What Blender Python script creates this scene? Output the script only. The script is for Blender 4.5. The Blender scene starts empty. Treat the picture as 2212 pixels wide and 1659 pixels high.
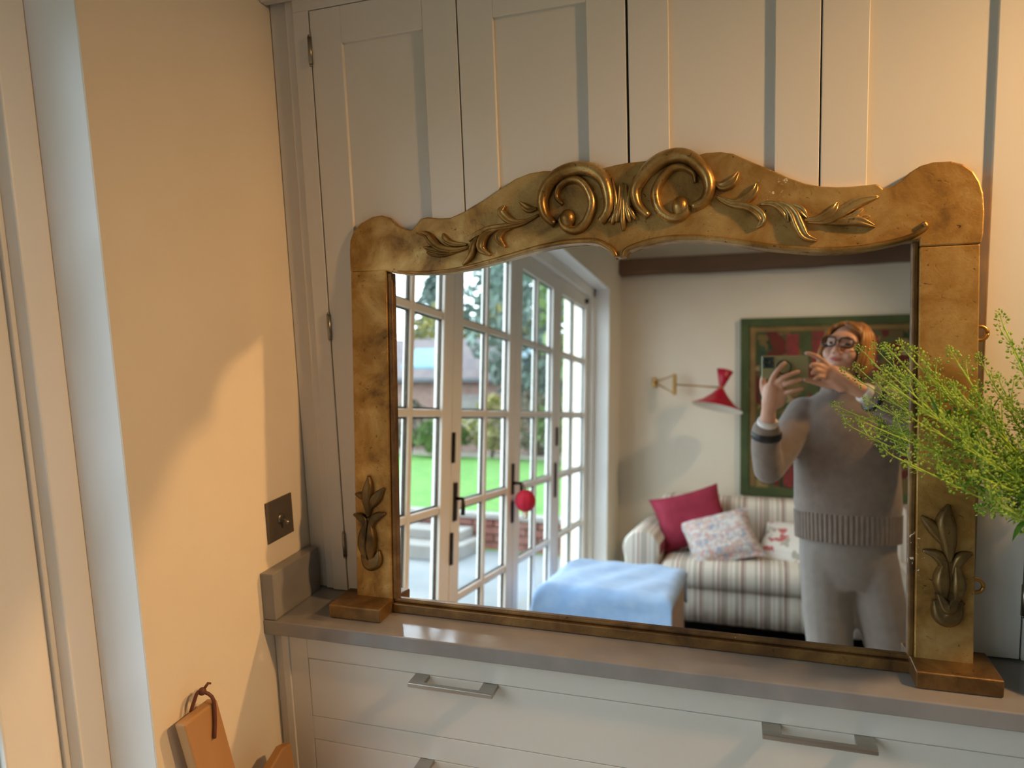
import bpy, bmesh, math, random
from mathutils import Vector, Matrix
random.seed(7)
R_ = math.radians
COL = bpy.context.scene.collection
SC = bpy.context.scene

# ------------------------------------------------------------------ camera
cam_d = bpy.data.cameras.new('camera')
cam = bpy.data.objects.new('camera', cam_d); COL.objects.link(cam); SC.camera = cam
cam_d.sensor_fit = 'HORIZONTAL'; cam_d.sensor_width = 36.0; cam_d.lens = 24.70
YAW_C, PITCH_C, ROLL_C = R_(17.964), R_(-7.005), R_(2.172)
_r = Matrix.Rotation(YAW_C, 3, 'Z')
_right = _r @ Vector((1, 0, 0)); _fwd = _r @ Vector((0, 1, 0)); _up = Vector((0, 0, 1))
_p = Matrix.Rotation(PITCH_C, 3, _right); _fwd = _p @ _fwd; _up = _p @ _up
_q = Matrix.Rotation(ROLL_C, 3, _fwd); _right = _q @ _right; _up = _q @ _up
_m = Matrix((_right, _up, -_fwd)).transposed().to_4x4()
_m.translation = Vector((0.0, -1.30, 1.5318))
cam.matrix_world = _m
cam_d.clip_start = 0.02
cam_d.dof.use_dof = True; cam_d.dof.focus_distance = 1.22; cam_d.dof.aperture_fstop = 2.9

# ------------------------------------------------------------------ light and exposure
SC.view_settings.view_transform = 'Standard'; SC.view_settings.look = 'None'
SC.view_settings.gamma = 1.0; SC.view_settings.use_curve_mapping = False
SC.view_settings.exposure = 0.25
SC.cycles.use_denoising = True
SC.cycles.max_bounces = 8; SC.cycles.diffuse_bounces = 4; SC.cycles.glossy_bounces = 5
SC.cycles.use_guiding = True; SC.cycles.guiding_training_samples = 64
SC.cycles.adaptive_threshold = .02
SC.cycles.transparent_max_bounces = 24
SC.cycles.sample_clamp_indirect = 0.0; SC.cycles.blur_glossy = 0.0; SC.cycles.time_limit = 900
SC.cycles.caustics_reflective = True; SC.cycles.caustics_refractive = False

world = bpy.data.worlds.new('sky'); SC.world = world; world.use_nodes = True
bg = world.node_tree.nodes['Background']
bg.inputs['Color'].default_value = (0.72, 0.85, 1.0, 1); bg.inputs['Strength'].default_value = 6.2

def lamp(name, kind, loc, energy, color, **kw):
    d = bpy.data.lights.new(name, kind); d.energy = energy; d.color = color
    for k, v in kw.items(): setattr(d, k, v)
    o = bpy.data.objects.new(name, d); COL.objects.link(o); o.location = loc
    return o
KEY, KEY_AIM = (1.14, -0.50, 2.20), (-0.60, -0.05, 0.70)      # warm track spotlight off to the side of the worktop
ROOM, ROOM_AIM = (1.05, -2.69, 2.55), (-0.35, -3.75, 0.85)    # warm track spotlight over the sitting area
SIDE, SIDE_AIM = (1.33, -1.41, 2.55), (0.15, -1.55, 1.30)    # second spotlight of the row, lights the photographer
KEY_W, SIDE_W, ROOM_W = 77.0, 66.0, 38.0
WARM = (1.0, 0.57, 0.24); WARM2 = (1.0, 0.76, 0.52)
# light portal over the garden doors (guides the daylight)
portal = lamp('garden_portal', 'AREA', (-1.16, -1.96, 1.08), 1.0, (1, 1, 1), shape='RECTANGLE', size=2.1, size_y=2.95)
portal.rotation_euler = (0, R_(-90), 0); portal.data.cycles.is_portal = True

# ------------------------------------------------------------------ materials
def lin(h):
    h = h.lstrip('#'); out = []
    for i in (0, 2, 4):
        c = int(h[i:i+2], 16) / 255
        out.append(c/12.92 if c <= .04045 else ((c+.055)/1.055)**2.4)
    return (*out, 1)
MATS = {}
def mat(name, c1, c2=None, scale=8, rough=.5, metal=0, bump=0, bscale=None, detail=4, stretch=(1,1,1), lo=.35, hi=.65, spec=.5, rough2=None, sheen=0):
    m = bpy.data.materials.new(name); m.use_nodes = True; nt = m.node_tree; N = nt.nodes; L = nt.links
    b = N['Principled BSDF']; b.inputs['Roughness'].default_value = rough; b.inputs['Metallic'].default_value = metal
    b.inputs['Specular IOR Level'].default_value = spec
    if sheen: b.inputs['Sheen Weight'].default_value = sheen
    b.inputs['Base Color'].default_value = lin(c1)
    tc = N.new('ShaderNodeTexCoord'); mp = N.new('ShaderNodeMapping'); mp.inputs['Scale'].default_value = stretch
    L.new(tc.outputs['Object'], mp.inputs['Vector'])
    no = N.new('ShaderNodeTexNoise'); no.inputs['Scale'].default_value = scale; no.inputs['Detail'].default_value = detail
    L.new(mp.outputs[0], no.inputs['Vector'])
    ra = N.new('ShaderNodeValToRGB'); ra.color_ramp.elements[0].position = lo; ra.color_ramp.elements[1].position = hi
    ra.color_ramp.elements[0].color = lin(c1); ra.color_ramp.elements[1].color = lin(c2 or c1)
    L.new(no.outputs['Fac'], ra.inputs[0])
    L.new(ra.outputs[0], b.inputs['Base Color'])
    if rough2 is not None:
        mr = N.new('ShaderNodeMapRange'); mr.inputs['To Min'].default_value = rough; mr.inputs['To Max'].default_value = rough2
        mr.inputs['From Min'].default_value = .3; mr.inputs['From Max'].default_value = .7
        L.new(no.outputs['Fac'], mr.inputs['Value']); L.new(mr.outputs[0], b.inputs['Roughness'])
    if bump:
        n2 = N.new('ShaderNodeTexNoise'); n2.inputs['Scale'].default_value = bscale or scale*4; n2.inputs['Detail'].default_value = 3
        L.new(mp.outputs[0], n2.inputs['Vector'])
        bp = N.new('ShaderNodeBump'); bp.inputs['Strength'].default_value = bump; bp.inputs['Distance'].default_value = .002
        L.new(n2.outputs['Fac'], bp.inputs['Height']); L.new(bp.outputs[0], b.inputs['Normal'])
    MATS[name] = m; return m

M_WALL = mat('wall_paint', '#e3d6bf', '#e7dbc6', 3, .75, bump=.06, bscale=160)
M_CEIL = mat('ceiling_paint', '#e6e0d4', '#e9e4d9', 3, .8)
M_CAB = mat('cabinet_paint', '#cfcabd', '#d2cdc1', 2, .42, bump=.03, bscale=220)
M_JOIN = mat('joinery_paint', '#e9e4da', '#ebe7de', 3, .38, bump=.03, bscale=120)
M_STONE = mat('worktop_stone', '#7c7975', '#8c8884', 9, .07, detail=8, rough2=.13, bump=.008, bscale=90)
M_STEEL = mat('brushed_nickel', '#a9a198', '#b9b2a8', 40, .3, 1.0, stretch=(.1, 1, 1))
M_HINGE = mat('hinge_steel', '#8d8676', '#9a9282', 60, .35, 1.0)
M_SWITCH = mat('bronze_plate', '#5a5147', '#63594e', 30, .5, .25, spec=.4)
M_GAP = mat('cabinet_interior', '#2b2722', '#2e2a25', 5, .8)
M_DARKMETAL = mat('dark_metal', '#3a342d', '#463f36', 30, .4, .9)
M_BOARD = mat('beech_board', '#b98a56', '#a4743f', 6, .5, stretch=(1, 1, .12), detail=6, bump=.05, bscale=30)
M_LEATHER = mat('brown_leather', '#5a2f1c', '#6b3a24', 30, .55)
M_FLOOR = mat('dark_floor', '#20242c', '#2a2c33', 6, .4, stretch=(1, .12, 1))
M_BEAM = mat('oak_beam', '#5d4433', '#79593f', 5, .7, stretch=(.15, 1, 1), bump=.3, bscale=18)
M_CHINA = mat('stone_vase', '#8b9096', '#9ba0a6', 12, .35)
M_BRASS = mat('brass', '#a98044', '#b58c50', 30, .35, .9)
M_RED = mat('lamp_red', '#a5122c', '#ad1730', 10, .35)
M_CREAM = mat('lamp_cream', '#e8dfcc', '#ece4d3', 10, .5)

def gold(name, c_dark, c_mid, c_light, rough=.38, chips=.5, metal=.55):
    m = bpy.data.materials.new(name); m.use_nodes = True; nt = m.node_tree; N = nt.nodes; L = nt.links
    b = N['Principled BSDF']; tc = N.new('ShaderNodeTexCoord')
    n1 = N.new('ShaderNodeTexNoise'); n1.inputs['Scale'].default_value = 11; n1.inputs['Detail'].default_value = 7; n1.inputs['Roughness'].default_value = .62; n1.inputs['Distortion'].default_value = .5
    L.new(tc.outputs['Object'], n1.inputs['Vector'])
    ra = N.new('ShaderNodeValToRGB'); e = ra.color_ramp.elements
    e[0].position = .30; e[0].color = lin(c_dark); e[1].position = .72; e[1].color = lin(c_light)
    x = e.new(.47); x.color = lin(c_mid)
    L.new(n1.outputs['Fac'], ra.inputs[0])
    n2 = N.new('ShaderNodeTexNoise'); n2.inputs['Scale'].default_value = 95; n2.inputs['Detail'].default_value = 6; n2.inputs['Distortion'].default_value = 1.6
    L.new(tc.outputs['Object'], n2.inputs['Vector'])
    n3 = N.new('ShaderNodeTexNoise'); n3.inputs['Scale'].default_value = 5; n3.inputs['Detail'].default_value = 2
    L.new(tc.outputs['Object'], n3.inputs['Vector'])
    # scuffs: dark specks, and sparse bare-gesso chips
    sp = N.new('ShaderNodeValToRGB'); sp.color_ramp.elements[0].position = .24; sp.color_ramp.elements[1].position = .36
    L.new(n2.outputs['Fac'], sp.inputs[0])
    mx = N.new('ShaderNodeMix'); mx.data_type = 'RGBA'; mx.inputs[6].default_value = lin('#3a2513')
    L.new(sp.outputs[0], mx.inputs[0]); L.new(ra.outputs[0], mx.inputs[7])
    ch = N.new('ShaderNodeMath'); ch.operation = 'MULTIPLY'; L.new(n2.outputs['Fac'], ch.inputs[0]); L.new(n3.outputs['Fac'], ch.inputs[1])
    cr = N.new('ShaderNodeValToRGB'); cr.color_ramp.elements[0].position = .455 - .02*chips; cr.color_ramp.elements[1].position = .475 - .02*chips
    L.new(ch.outputs[0], cr.inputs[0])
    m2 = N.new('ShaderNodeMix'); m2.data_type = 'RGBA'; m2.inputs[7].default_value = lin('#d8c8ae')
    L.new(cr.outputs[0], m2.inputs[0]); L.new(mx.outputs[2], m2.inputs[6]); L.new(m2.outputs[2], b.inputs['Base Color'])
    me = N.new('ShaderNodeMapRange'); me.inputs['To Min'].default_value = metal; me.inputs['To Max'].default_value = 0
    L.new(cr.outputs[0], me.inputs['Value']); L.new(me.outputs[0], b.inputs['Metallic'])
    mr = N.new('ShaderNodeMapRange'); mr.inputs['From Min'].default_value = .3; mr.inputs['From Max'].default_value = .7
    mr.inputs['To Min'].default_value = rough + .14; mr.inputs['To Max'].default_value = rough - .05
    L.new(n1.outputs['Fac'], mr.inputs['Value']); L.new(mr.outputs[0], b.inputs['Roughness'])
    bp = N.new('ShaderNodeBump'); bp.inputs['Strength'].default_value = .25; bp.inputs['Distance'].default_value = .0015
    L.new(n2.outputs['Fac'], bp.inputs['Height']); L.new(bp.outputs[0], b.inputs['Normal'])
    return m
M_GOLD = gold('aged_gilding', '#5e431f', '#9a7438', '#c8a768')
M_GOLD2 = gold('burnished_gilding', '#4a3419', '#8f6c36', '#cfb074', .29, .2, .76)
M_GOLD3 = gold('dull_gilding', '#3a2814', '#684b28', '#927241', .38, 1.1)
M_GOLD4 = gold('bronzed_gilding', '#33260f', '#5c4724', '#8a6f3e', .36, .1)

m = bpy.data.materials.new('mirror_silver'); m.use_nodes = True
b = m.node_tree.nodes['Principled BSDF']; b.inputs['Metallic'].default_value = 1; b.inputs['Roughness'].default_value = 0
b.inputs['Base Color'].default_value = (.93, .93, .91, 1); M_MIRROR = m

def glassy(name, tint=(1, 1, 1, 1), refl=.07, rough=.0):
    m = bpy.data.materials.new(name); m.use_nodes = True; nt = m.node_tree; N = nt.nodes; L = nt.links
    out = N['Material Output']; N.remove(N['Principled BSDF'])
    t = N.new('ShaderNodeBsdfTransparent'); t.inputs[0].default_value = tint
    g = N.new('ShaderNodeBsdfGlossy'); g.inputs['Roughness'].default_value = rough
    mx = N.new('ShaderNodeMixShader'); mx.inputs[0].default_value = refl
    L.new(t.outputs[0], mx.inputs[1]); L.new(g.outputs[0], mx.inputs[2]); L.new(mx.outputs[0], out.inputs[0])
    return m
M_GLASS = glassy('window_glass', (.97, .99, .98, 1), .05)
M_LENS = glassy('spectacle_lens', (.97, .97, .97, 1), .03)

def emis(name, color, strength):
    m = bpy.data.materials.new(name); m.use_nodes = True; b = m.node_tree.nodes['Principled BSDF']
    b.inputs['Emission Color'].default_value = (*color, 1); b.inputs['Emission Strength'].default_value = strength
    b.inputs['Base Color'].default_value = (*color, 1); return m

def stripes(name, seq, period, axis='X', rough=.85):
    """woven upholstery stripes across one axis: seq = [(width share, colour)]"""
    m = bpy.data.materials.new(name); m.use_nodes = True; nt = m.node_tree; N = nt.nodes; L = nt.links
    b = N['Principled BSDF']; b.inputs['Roughness'].default_value = rough; b.inputs['Specular IOR Level'].default_value = .2
    tc = N.new('ShaderNodeTexCoord'); sx = N.new('ShaderNodeSeparateXYZ'); L.new(tc.outputs['Object'], sx.inputs[0])
    mu = N.new('ShaderNodeMath'); mu.operation = 'DIVIDE'; mu.inputs[1].default_value = period; L.new(sx.outputs[axis], mu.inputs[0])
    fr = N.new('ShaderNodeMath'); fr.operation = 'FRACT'; L.new(mu.outputs[0], fr.inputs[0])
    ra = N.new('ShaderNodeValToRGB'); ra.color_ramp.interpolation = 'CONSTANT'; e = ra.color_ramp.elements
    pos = 0; e[0].position = 0; e[0].color = lin(seq[0][1]); e.remove(e[1]); pos = seq[0][0]
    for w, c in seq[1:]:
        k = e.new(min(pos, .999)); k.color = lin(c); pos += w
    L.new(fr.outputs[0], ra.inputs[0]); L.new(ra.outputs[0], b.inputs['Base Color'])
    no = N.new('ShaderNodeTexNoise'); no.inputs['Scale'].default_value = 300; L.new(tc.outputs['Object'], no.inputs['Vector'])
    bp = N.new('ShaderNodeBump'); bp.inputs['Strength'].default_value = .2; bp.inputs['Distance'].default_value = .002
    L.new(no.outputs['Fac'], bp.inputs['Height']); L.new(bp.outputs[0], b.inputs['Normal'])
    return m

def blotch(name, cols, scale, rough=.8, smooth=False):
    """printed cloth / painted canvas: random cells of colour"""
    m = bpy.data.materials.new(name); m.use_nodes = True; nt = m.node_tree; N = nt.nodes; L = nt.links
    b = N['Principled BSDF']; b.inputs['Roughness'].default_value = rough; b.inputs['Specular IOR Level'].default_value = .25
    tc = N.new('ShaderNodeTexCoord'); no = N.new('ShaderNodeTexNoise'); no.inputs['Scale'].default_value = scale*.8
    L.new(tc.outputs['Object'], no.inputs['Vector'])
    va = N.new('ShaderNodeMix'); va.data_type = 'RGBA'; va.inputs[0].default_value = .09
    L.new(tc.outputs['Object'], va.inputs[6]); L.new(no.outputs['Color'], va.inputs[7])
    vo = N.new('ShaderNodeTexVoronoi'); vo.inputs['Scale'].default_value = scale
    L.new(va.outputs[2], vo.inputs['Vector'])
    sx = N.new('ShaderNodeSeparateXYZ'); L.new(vo.outputs['Color'], sx.inputs[0])
    ra = N.new('ShaderNodeValToRGB'); ra.color_ramp.interpolation = 'LINEAR' if smooth else 'CONSTANT'; e = ra.color_ramp.elements
    e[0].position = 0; e[0].color = lin(cols[0]); e.remove(e[1])
    for i, c in enumerate(cols[1:], 1):
        k = e.new(i/len(cols)); k.color = lin(c)
    L.new(sx.outputs['X'], ra.inputs[0]); L.new(ra.outputs[0], b.inputs['Base Color'])
    return m

# ------------------------------------------------------------------ mesh helpers
class MB:
    def __init__(s): s.v = []; s.f = []
    def add(s, v, f):
        o = len(s.v); s.v += [Vector(p) for p in v]; s.f += [tuple(i+o for i in q) for q in f]; return s
    def box(s, x0, x1, y0, y1, z0, z1):
        return s.add([(x0,y0,z0),(x1,y0,z0),(x1,y1,z0),(x0,y1,z0),(x0,y0,z1),(x1,y0,z1),(x1,y1,z1),(x0,y1,z1)],
                     [(0,3,2,1),(4,5,6,7),(0,1,5,4),(1,2,6,5),(2,3,7,6),(3,0,4,7)])
    def fbox(s, F, a0, a1, b0, b1, c0, c1):
        v = [F(a, b, c) for c in (c0, c1) for a, b in ((a0,b0),(a1,b0),(a1,b1),(a0,b1))]
        return s.add(v, [(0,3,2,1),(4,5,6,7),(0,1,5,4),(1,2,6,5),(2,3,7,6),(3,0,4,7)])
    def prism(s, pts, d0, d1, F):
        n = len(pts); v = [F(a, b, d1) for a, b in pts] + [F(a, b, d0) for a, b in pts]
        f = [tuple(range(n)), tuple(range(2*n-1, n-1, -1))] + [(i, n+i, n+(i+1) % n, (i+1) % n) for i in range(n)]
        return s.add(v, f)
    def tube(s, pts, rad, sides=8, cap=True):
        pts = [Vector(p) for p in pts]; n = len(pts)
        rad = rad if isinstance(rad, (list, tuple)) else [rad]*n
        t0 = (pts[1]-pts[0]).normalized(); a = t0.orthogonal().normalized(); rings = []; v = []; f = []
        for i, p in enumerate(pts):
            t = (pts[min(i+1, n-1)] - pts[max(i-1, 0)])
            t = t.normalized() if t.length > 1e-9 else t0
            a = (a - t*a.dot(t)); a = a.normalized() if a.length > 1e-6 else t.orthogonal().normalized()
            c = t.cross(a)
            for k in range(sides):
                q = 2*math.pi*k/sides; v.append(p + (a*math.cos(q) + c*math.sin(q))*rad[i])
        for i in range(n-1):
            for k in range(sides):
                f.append((i*sides+k, i*sides+(k+1) % sides, (i+1)*sides+(k+1) % sides, (i+1)*sides+k))
        if cap: f += [tuple(range(sides-1, -1, -1)), tuple(range((n-1)*sides, n*sides))]
        return s.add(v, f)
    def capsule(s, pts, rad, sides=14):
        """tube with round ends"""
        pts = [Vector(p) for p in pts]; rad = list(rad)
        d0 = (pts[0]-pts[1]).normalized(); d1 = (pts[-1]-pts[-2]).normalized()
        A = [(pts[0]+d0*rad[0]*math.sin(a), max(rad[0]*math.cos(a), 1e-4)) for a in (1.5, 1.1, .7, .35)]
        B = [(pts[-1]+d1*rad[-1]*math.sin(a), max(rad[-1]*math.cos(a), 1e-4)) for a in (.35, .7, 1.1, 1.5)]
        allp = A + list(zip(pts, rad)) + B
        return s.tube([p for p, r in allp], [r for p, r in allp], sides)
    def ell(s, c, r, M=None, seg=20, ring=12):
        c = Vector(c); v = [c + Vector((0,0,r[2]))]; f = []
        for i in range(1, ring):
            a = math.pi*i/ring
            for k in range(seg):
                q = 2*math.pi*k/seg; v.append(c + Vector((r[0]*math.sin(a)*math.cos(q), r[1]*math.sin(a)*math.sin(q), r[2]*math.cos(a))))
        v.append(c - Vector((0,0,r[2])))
        for k in range(seg): f.append((0, 1+k, 1+(k+1) % seg))
        for i in range(ring-2):
            for k in range(seg): f.append((1+i*seg+k, 1+(i+1)*seg+k, 1+(i+1)*seg+(k+1) % seg, 1+i*seg+(k+1) % seg))
        l = len(v)-1
        for k in range(seg): f.append((l, 1+(ring-2)*seg+(k+1) % seg, 1+(ring-2)*seg+k))
        if M is not None: v = [M @ p for p in v]
        return s.add(v, f)
    def lathe(s, prof, M=None, seg=28):
        """prof: (radius, height) pairs round the z axis"""
        v = []; f = []; n = len(prof)
        for r, h in prof:
            for k in range(seg):
                q = 2*math.pi*k/seg; v.append(Vector((r*math.cos(q), r*math.sin(q), h)))
        for i in range(n-1):
            for k in range(seg): f.append((i*seg+k, i*seg+(k+1) % seg, (i+1)*seg+(k+1) % seg, (i+1)*seg+k))
        if M is not None: v = [M @ p for p in v]
        return s.add(v, f)
    def loft(s, rings, cap=True):
        n = len(rings[0]); v = [p for r in rings for p in r]; f = []
        for i in range(len(rings)-1):
            for k in range(n): f.append((i*n+k, i*n+(k+1) % n, (i+1)*n+(k+1) % n, (i+1)*n+k))
        if cap: f += [tuple(range(n-1, -1, -1)), tuple(range((len(rings)-1)*n, len(rings)*n))]
        return s.add(v, f)
    def build(s, name, material, parent=None, smooth=False, bevel=0, seg=2, mods=()):
        me = bpy.data.meshes.new(name); me.from_pydata([tuple(p) for p in s.v], [], s.f); me.validate()
        bm = bmesh.new(); bm.from_mesh(me); bmesh.ops.recalc_face_normals(bm, faces=bm.faces); bm.to_mesh(me); bm.free()
        me.materials.append(material)
        if smooth:
            for p in me.polygons: p.use_smooth = True
        o = bpy.data.objects.new(name, me); COL.objects.link(o); attach(o, parent)
        if bevel:
            md = o.modifiers.new('edge', 'BEVEL'); md.width = bevel; md.segments = seg; md.limit_method = 'ANGLE'; md.angle_limit = R_(40)
            if not smooth:
                for p in me.polygons: p.use_smooth = False
        for t, kw in mods:
            md = o.modifiers.new(t.lower(), t)
            for k, v in kw.items(): setattr(md, k, v)
        return o
def attach(o, parent):
    if parent is not None:
        o.parent = parent
        if parent.type == 'EMPTY': o.matrix_parent_inverse = Matrix.Translation(-parent.location)
def tag(o, label=None, cat=None, group=None, kind=None):
    if label: o['label'] = label
    if cat: o['category'] = cat
    if group: o['group'] = group
    if kind: o['kind'] = kind
    return o
def thing(name, loc, label, cat, group=None, kind=None):
    o = bpy.data.objects.new(name, None); COL.objects.link(o); o.location = loc; o.empty_display_size = .05
    return tag(o, label, cat, group, kind)
def struct(o, label=None): return tag(o, label, None, None, 'structure')
def spline(pts, n):
    """Catmull-Rom through the points"""
    P = [Vector(p) for p in pts]; P = [P[0]*2-P[1]] + P + [P[-1]*2-P[-2]]; out = []
    k = len(P)-3
    for j in range(n):
        u = j/(n-1)*k; i = min(int(u), k-1); t = u-i; a, b, c, d = P[i:i+4]
        out.append(.5*((2*b) + (c-a)*t + (2*a-5*b+4*c-d)*t*t + (3*b-a-3*c+d)*t**3))
    return out
W3 = lambda x, y, z: Vector((x, y, z))

# ================================================================== the room
XL, YR, XR, ZC = -0.92, -3.90, 3.40, 2.78       # left wall, rear wall, right wall, ceiling
DY0, DY1, DZ = -0.455, -3.47, 2.17              # garden door opening
w = MB(); w.box(XL-.32, XL, DY0, .45, 0, ZC); w.box(XL-.32, XL, YR-.3, DY1, 0, ZC); w.box(XL-.32, XL, DY1, DY0, DZ, ZC)
struct(w.build('wall_left', M_WALL), 'cream plastered wall beside the cabinets with the garden door opening')
struct(MB().box(XL-.32, XR+.3, YR-.3, YR, 0, ZC).build('wall_rear', M_WALL), 'cream wall behind the striped sofa, seen in the mirror')
struct(MB().box(XL-.32, XR+.3, .45, .70, 0, ZC).build('wall_back', M_WALL), 'wall behind the grey cabinets')
struct(MB().box(XR, XR+.3, YR-.3, .70, 0, ZC).build('wall_right', M_WALL), 'plain wall on the far side of the room')
M_LIME = mat('limestone_floor', '#b9b1a3', '#c6bfb2', 4, .35, detail=6)
struct(MB().box(XL-.32, XR+.3, YR-.3, .70, -.15, 0).build('floor', M_LIME), 'pale stone floor of the room')
tag(MB().box(-.55, 2.1, -3.86, -1.85, .001, .012).build('navy_rug', M_FLOOR, None, bevel=.004), 'dark navy rug under the striped sofa', 'rug')
struct(MB().box(XL-.32, XR+.3, YR-.3, .70, ZC, ZC+.2).build('ceiling', M_CEIL), 'white ceiling')
bm_ = MB(); nb = 24
rings = []
for i in range(nb+1):
    x = XL + (XR-XL)*i/nb; dz = random.uniform(-.006, .006); dy = random.uniform(-.006, .006)
    rings.append([W3(x, YR, 2.335+dz), W3(x, YR+.13+dy, 2.335+dz), W3(x, YR+.13+dy, 2.44+dz*.5), W3(x, YR, 2.44+dz*.5)])
bm_.loft(rings)
struct(bm_.build('trim_1', M_BEAM, bevel=.008), 'dark brown oak beam across the rear wall')
struct(MB().box(XL, XR, YR, YR+.018, 0, .12).build('baseboard_rear', M_JOIN, bevel=.004), 'white skirting board along the rear wall')

M_WHITE = mat('white_reveal_paint', '#f1f0ec', '#f3f2ef', 3, .6)
rl = thing('trim_3', (XL, -1.96, 0), 'white painted reveal round the garden door opening', None, kind='structure')
MB().box(-1.02, XL-.003, DY0-.0005, DY0+.012, 0, DZ+.012).build('reveal_lining', M_WHITE, rl)
MB().box(-1.02, XL-.003, DY1-.012, DY1+.0005, 0, DZ+.012).build('reveal_lining', M_WHITE, rl)
MB().box(-1.02, XL-.003, DY1+.0005, DY0-.0005, DZ-.0005, DZ+.012).build('reveal_lining', M_WHITE, rl)
# ---- garden door frame and four glazed leaves
fr = thing('trim_2', (-1.05, -1.96, 0), 'white timber frame round the garden doors', None, kind='structure')
FX = -1.02
MB().box(FX-.11, FX, DY0-.052, DY0, .0, DZ).build('jamb', M_JOIN, fr, bevel=.003)
MB().box(FX-.09, FX-.025, DY0-.06, DY0-.052, .0, DZ-.055).build('door_stop', M_JOIN, fr, bevel=.002)
MB().box(FX-.11, FX, DY1, DY1+.062, .0, DZ).build('jamb', M_JOIN, fr, bevel=.003)
MB().box(FX-.11, FX, DY1, DY0, DZ-.062, DZ).build('head', M_JOIN, fr, bevel=.003)
MB().box(FX-.13, FX, DY1, DY0, 0, .035).build('threshold', M_DARKMETAL, fr, bevel=.003)
LX0, LX1 = -1.087, -1.05
leafs = [(-.517, -1.170), (-1.174, -1.893), (-1.897, -2.618), (-2.622, -3.404)]
bars_z = [.600, .953, 1.306, 1.664]; G0, G1, LB, LT = .247, 2.016, .037, 2.104
for k, (ya, yb) in enumerate(leafs):
    d = thing('door_%d' % (k+1), (LX1, (ya+yb)/2, LB), ['garden door leaf next to the left wall, cut by the frame edge', 'second garden door leaf with a dark handle', 'third garden door leaf, behind the red hanging ball', 'last garden door leaf beside the sofa wall'][k], None, kind='structure')
    ST = .088
    MB().box(LX0, LX1, ya-ST, ya, LB, LT).build('stile', M_JOIN, d, bevel=.004)
    MB().box(LX0, LX1, yb, yb+ST, LB, LT).build('stile', M_JOIN, d, bevel=.004)
    MB().box(LX0, LX1, yb+ST, ya-ST, G1, LT).build('top_rail', M_JOIN, d, bevel=.004)
    MB().box(LX0, LX1, yb+ST, ya-ST, LB, G0).build('bottom_rail', M_JOIN, d, bevel=.004)
    ym = (ya+yb)/2
    MB().box(LX0+.004, LX1-.004, ym-.015, ym+.015, G0, G1).build('glazing_bar', M_JOIN, d, bevel=.005)
    cols = [(yb+ST, ym-.015), (ym+.015, ya-ST)]
    for z in bars_z:
        for c0, c1 in cols: MB().box(LX0+.004, LX1-.004, c0, c1, z-.014, z+.014).build('glazing_bar', M_JOIN, d, bevel=.005)
    zs = [G0] + bars_z + [G1]
    for r in range(5):
        for c0, c1 in cols:
            za, zb = zs[r]+(.013 if r else 0), zs[r+1]-(.013 if r < 4 else 0)
            pn = MB().box(-1.073, -1.063, c0-.003, c1+.003, za-.003, zb+.003).build('pane', M_GLASS, d)
            sp_ = MB(); e_ = .007
            sp_.box(-1.0725, -1.0635, c0, c0+e_, za, zb); sp_.box(-1.0725, -1.0635, c1-e_, c1, za, zb); sp_.box(-1.0725, -1.0635, c0+e_, c1-e_, za, za+e_); sp_.box(-1.0725, -1.0635, c0+e_, c1-e_, zb-e_, zb)
            sp_.build('glazing_spacer', M_DARKMETAL, pn)
    # ironmongery on the meeting stile
    def plate(y, z0, z1, wdt=.024): return MB().box(LX1, LX1+.010, y-wdt/2, y+wdt/2, z0, z1).build('handle', M_DARKMETAL, d, bevel=.003)
    if k == 1:
        plate(ya-.004, 1.12, 1.235, .018); h = plate(ya-.030, .90, 1.045, .026)
        MB().tube([(LX1+.008, ya-.030, .985), (LX1+.035, ya-.030, .985), (LX1+.040, ya-.024, .96), (LX1+.040, ya-.022, .925)], .008, 8).build('lever', M_DARKMETAL, h, True)
        plate(ya-.004, .74, .86, .016)
    if k == 2:
        plate(ya+.028, .93, 1.075, .024); plate(ya+.026, .80, .90, .020)
        MB().tube([(LX1+.008, ya+.026, .985), (LX1+.04, ya+.026, .985), (LX1+.044, ya+.02, .97), (LX1+.044, ya+.016, .93)], .008, 8).build('lever', M_DARKMETAL, d, True)
    if k == 3:
        plate(ya-.006, 1.13, 1.235, .022); plate(ya+.014, .84, 1.035, .026)
    if k in (1, 3): MB().tube([(LX1, yb+.10, 2.066), (LX1+.02, yb+.10, 2.066)], .016, 12).build('shoot_bolt', M_DARKMETAL, d, True)

# ================================================================== outdoors
M_PAVE = mat('paving', '#606465', '#717270', 2, .8, bump=.2)
M_LAWN = mat('lawn_green', '#386818', '#507b28', 5, .9, bump=.6, bscale=60)
M_BRICK = mat('red_brick', '#65392f', '#794d3e', 5, .85, bump=.3)
M_ROOF = mat('clay_roof', '#574e50', '#635856', 3, .8, bump=.5, bscale=8)
M_RENDER = mat('pale_stone', '#6f6b65', '#7c7872', 3, .8)
M_RLIGHT = mat('roof_glass', '#3f6e7c', '#4c7c89', 2, .35)
M_LEAFD = mat('conifer_green', '#4e625a', '#68796f', 3, .8)
M_LEAFY = mat('autumn_yellow', '#7d7940', '#948e52', 3, .8)
M_LEAFG = mat('shrub_green', '#4b6334', '#6e7c4a', 3, .8)
M_LEAFB = mat('bare_hedge', '#635a51', '#74705c', 3, .8)
M_BARK = mat('bark', '#3b3027', '#483c31', 6, .9)
struct(MB().box(-9.5, XL-.32, -5.20, 3.5, -.12, -.03).build('patio_ground', M_PAVE), 'grey stone patio outside the garden doors')
wl = thing('brick_garden_wall', (-4.6, -5.3, -.03), 'low red brick garden wall in front of the lawn', 'wall')
bpm = MB().box(-.105, .105, -.05, .05, -.032, .032); b0 = None
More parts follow.
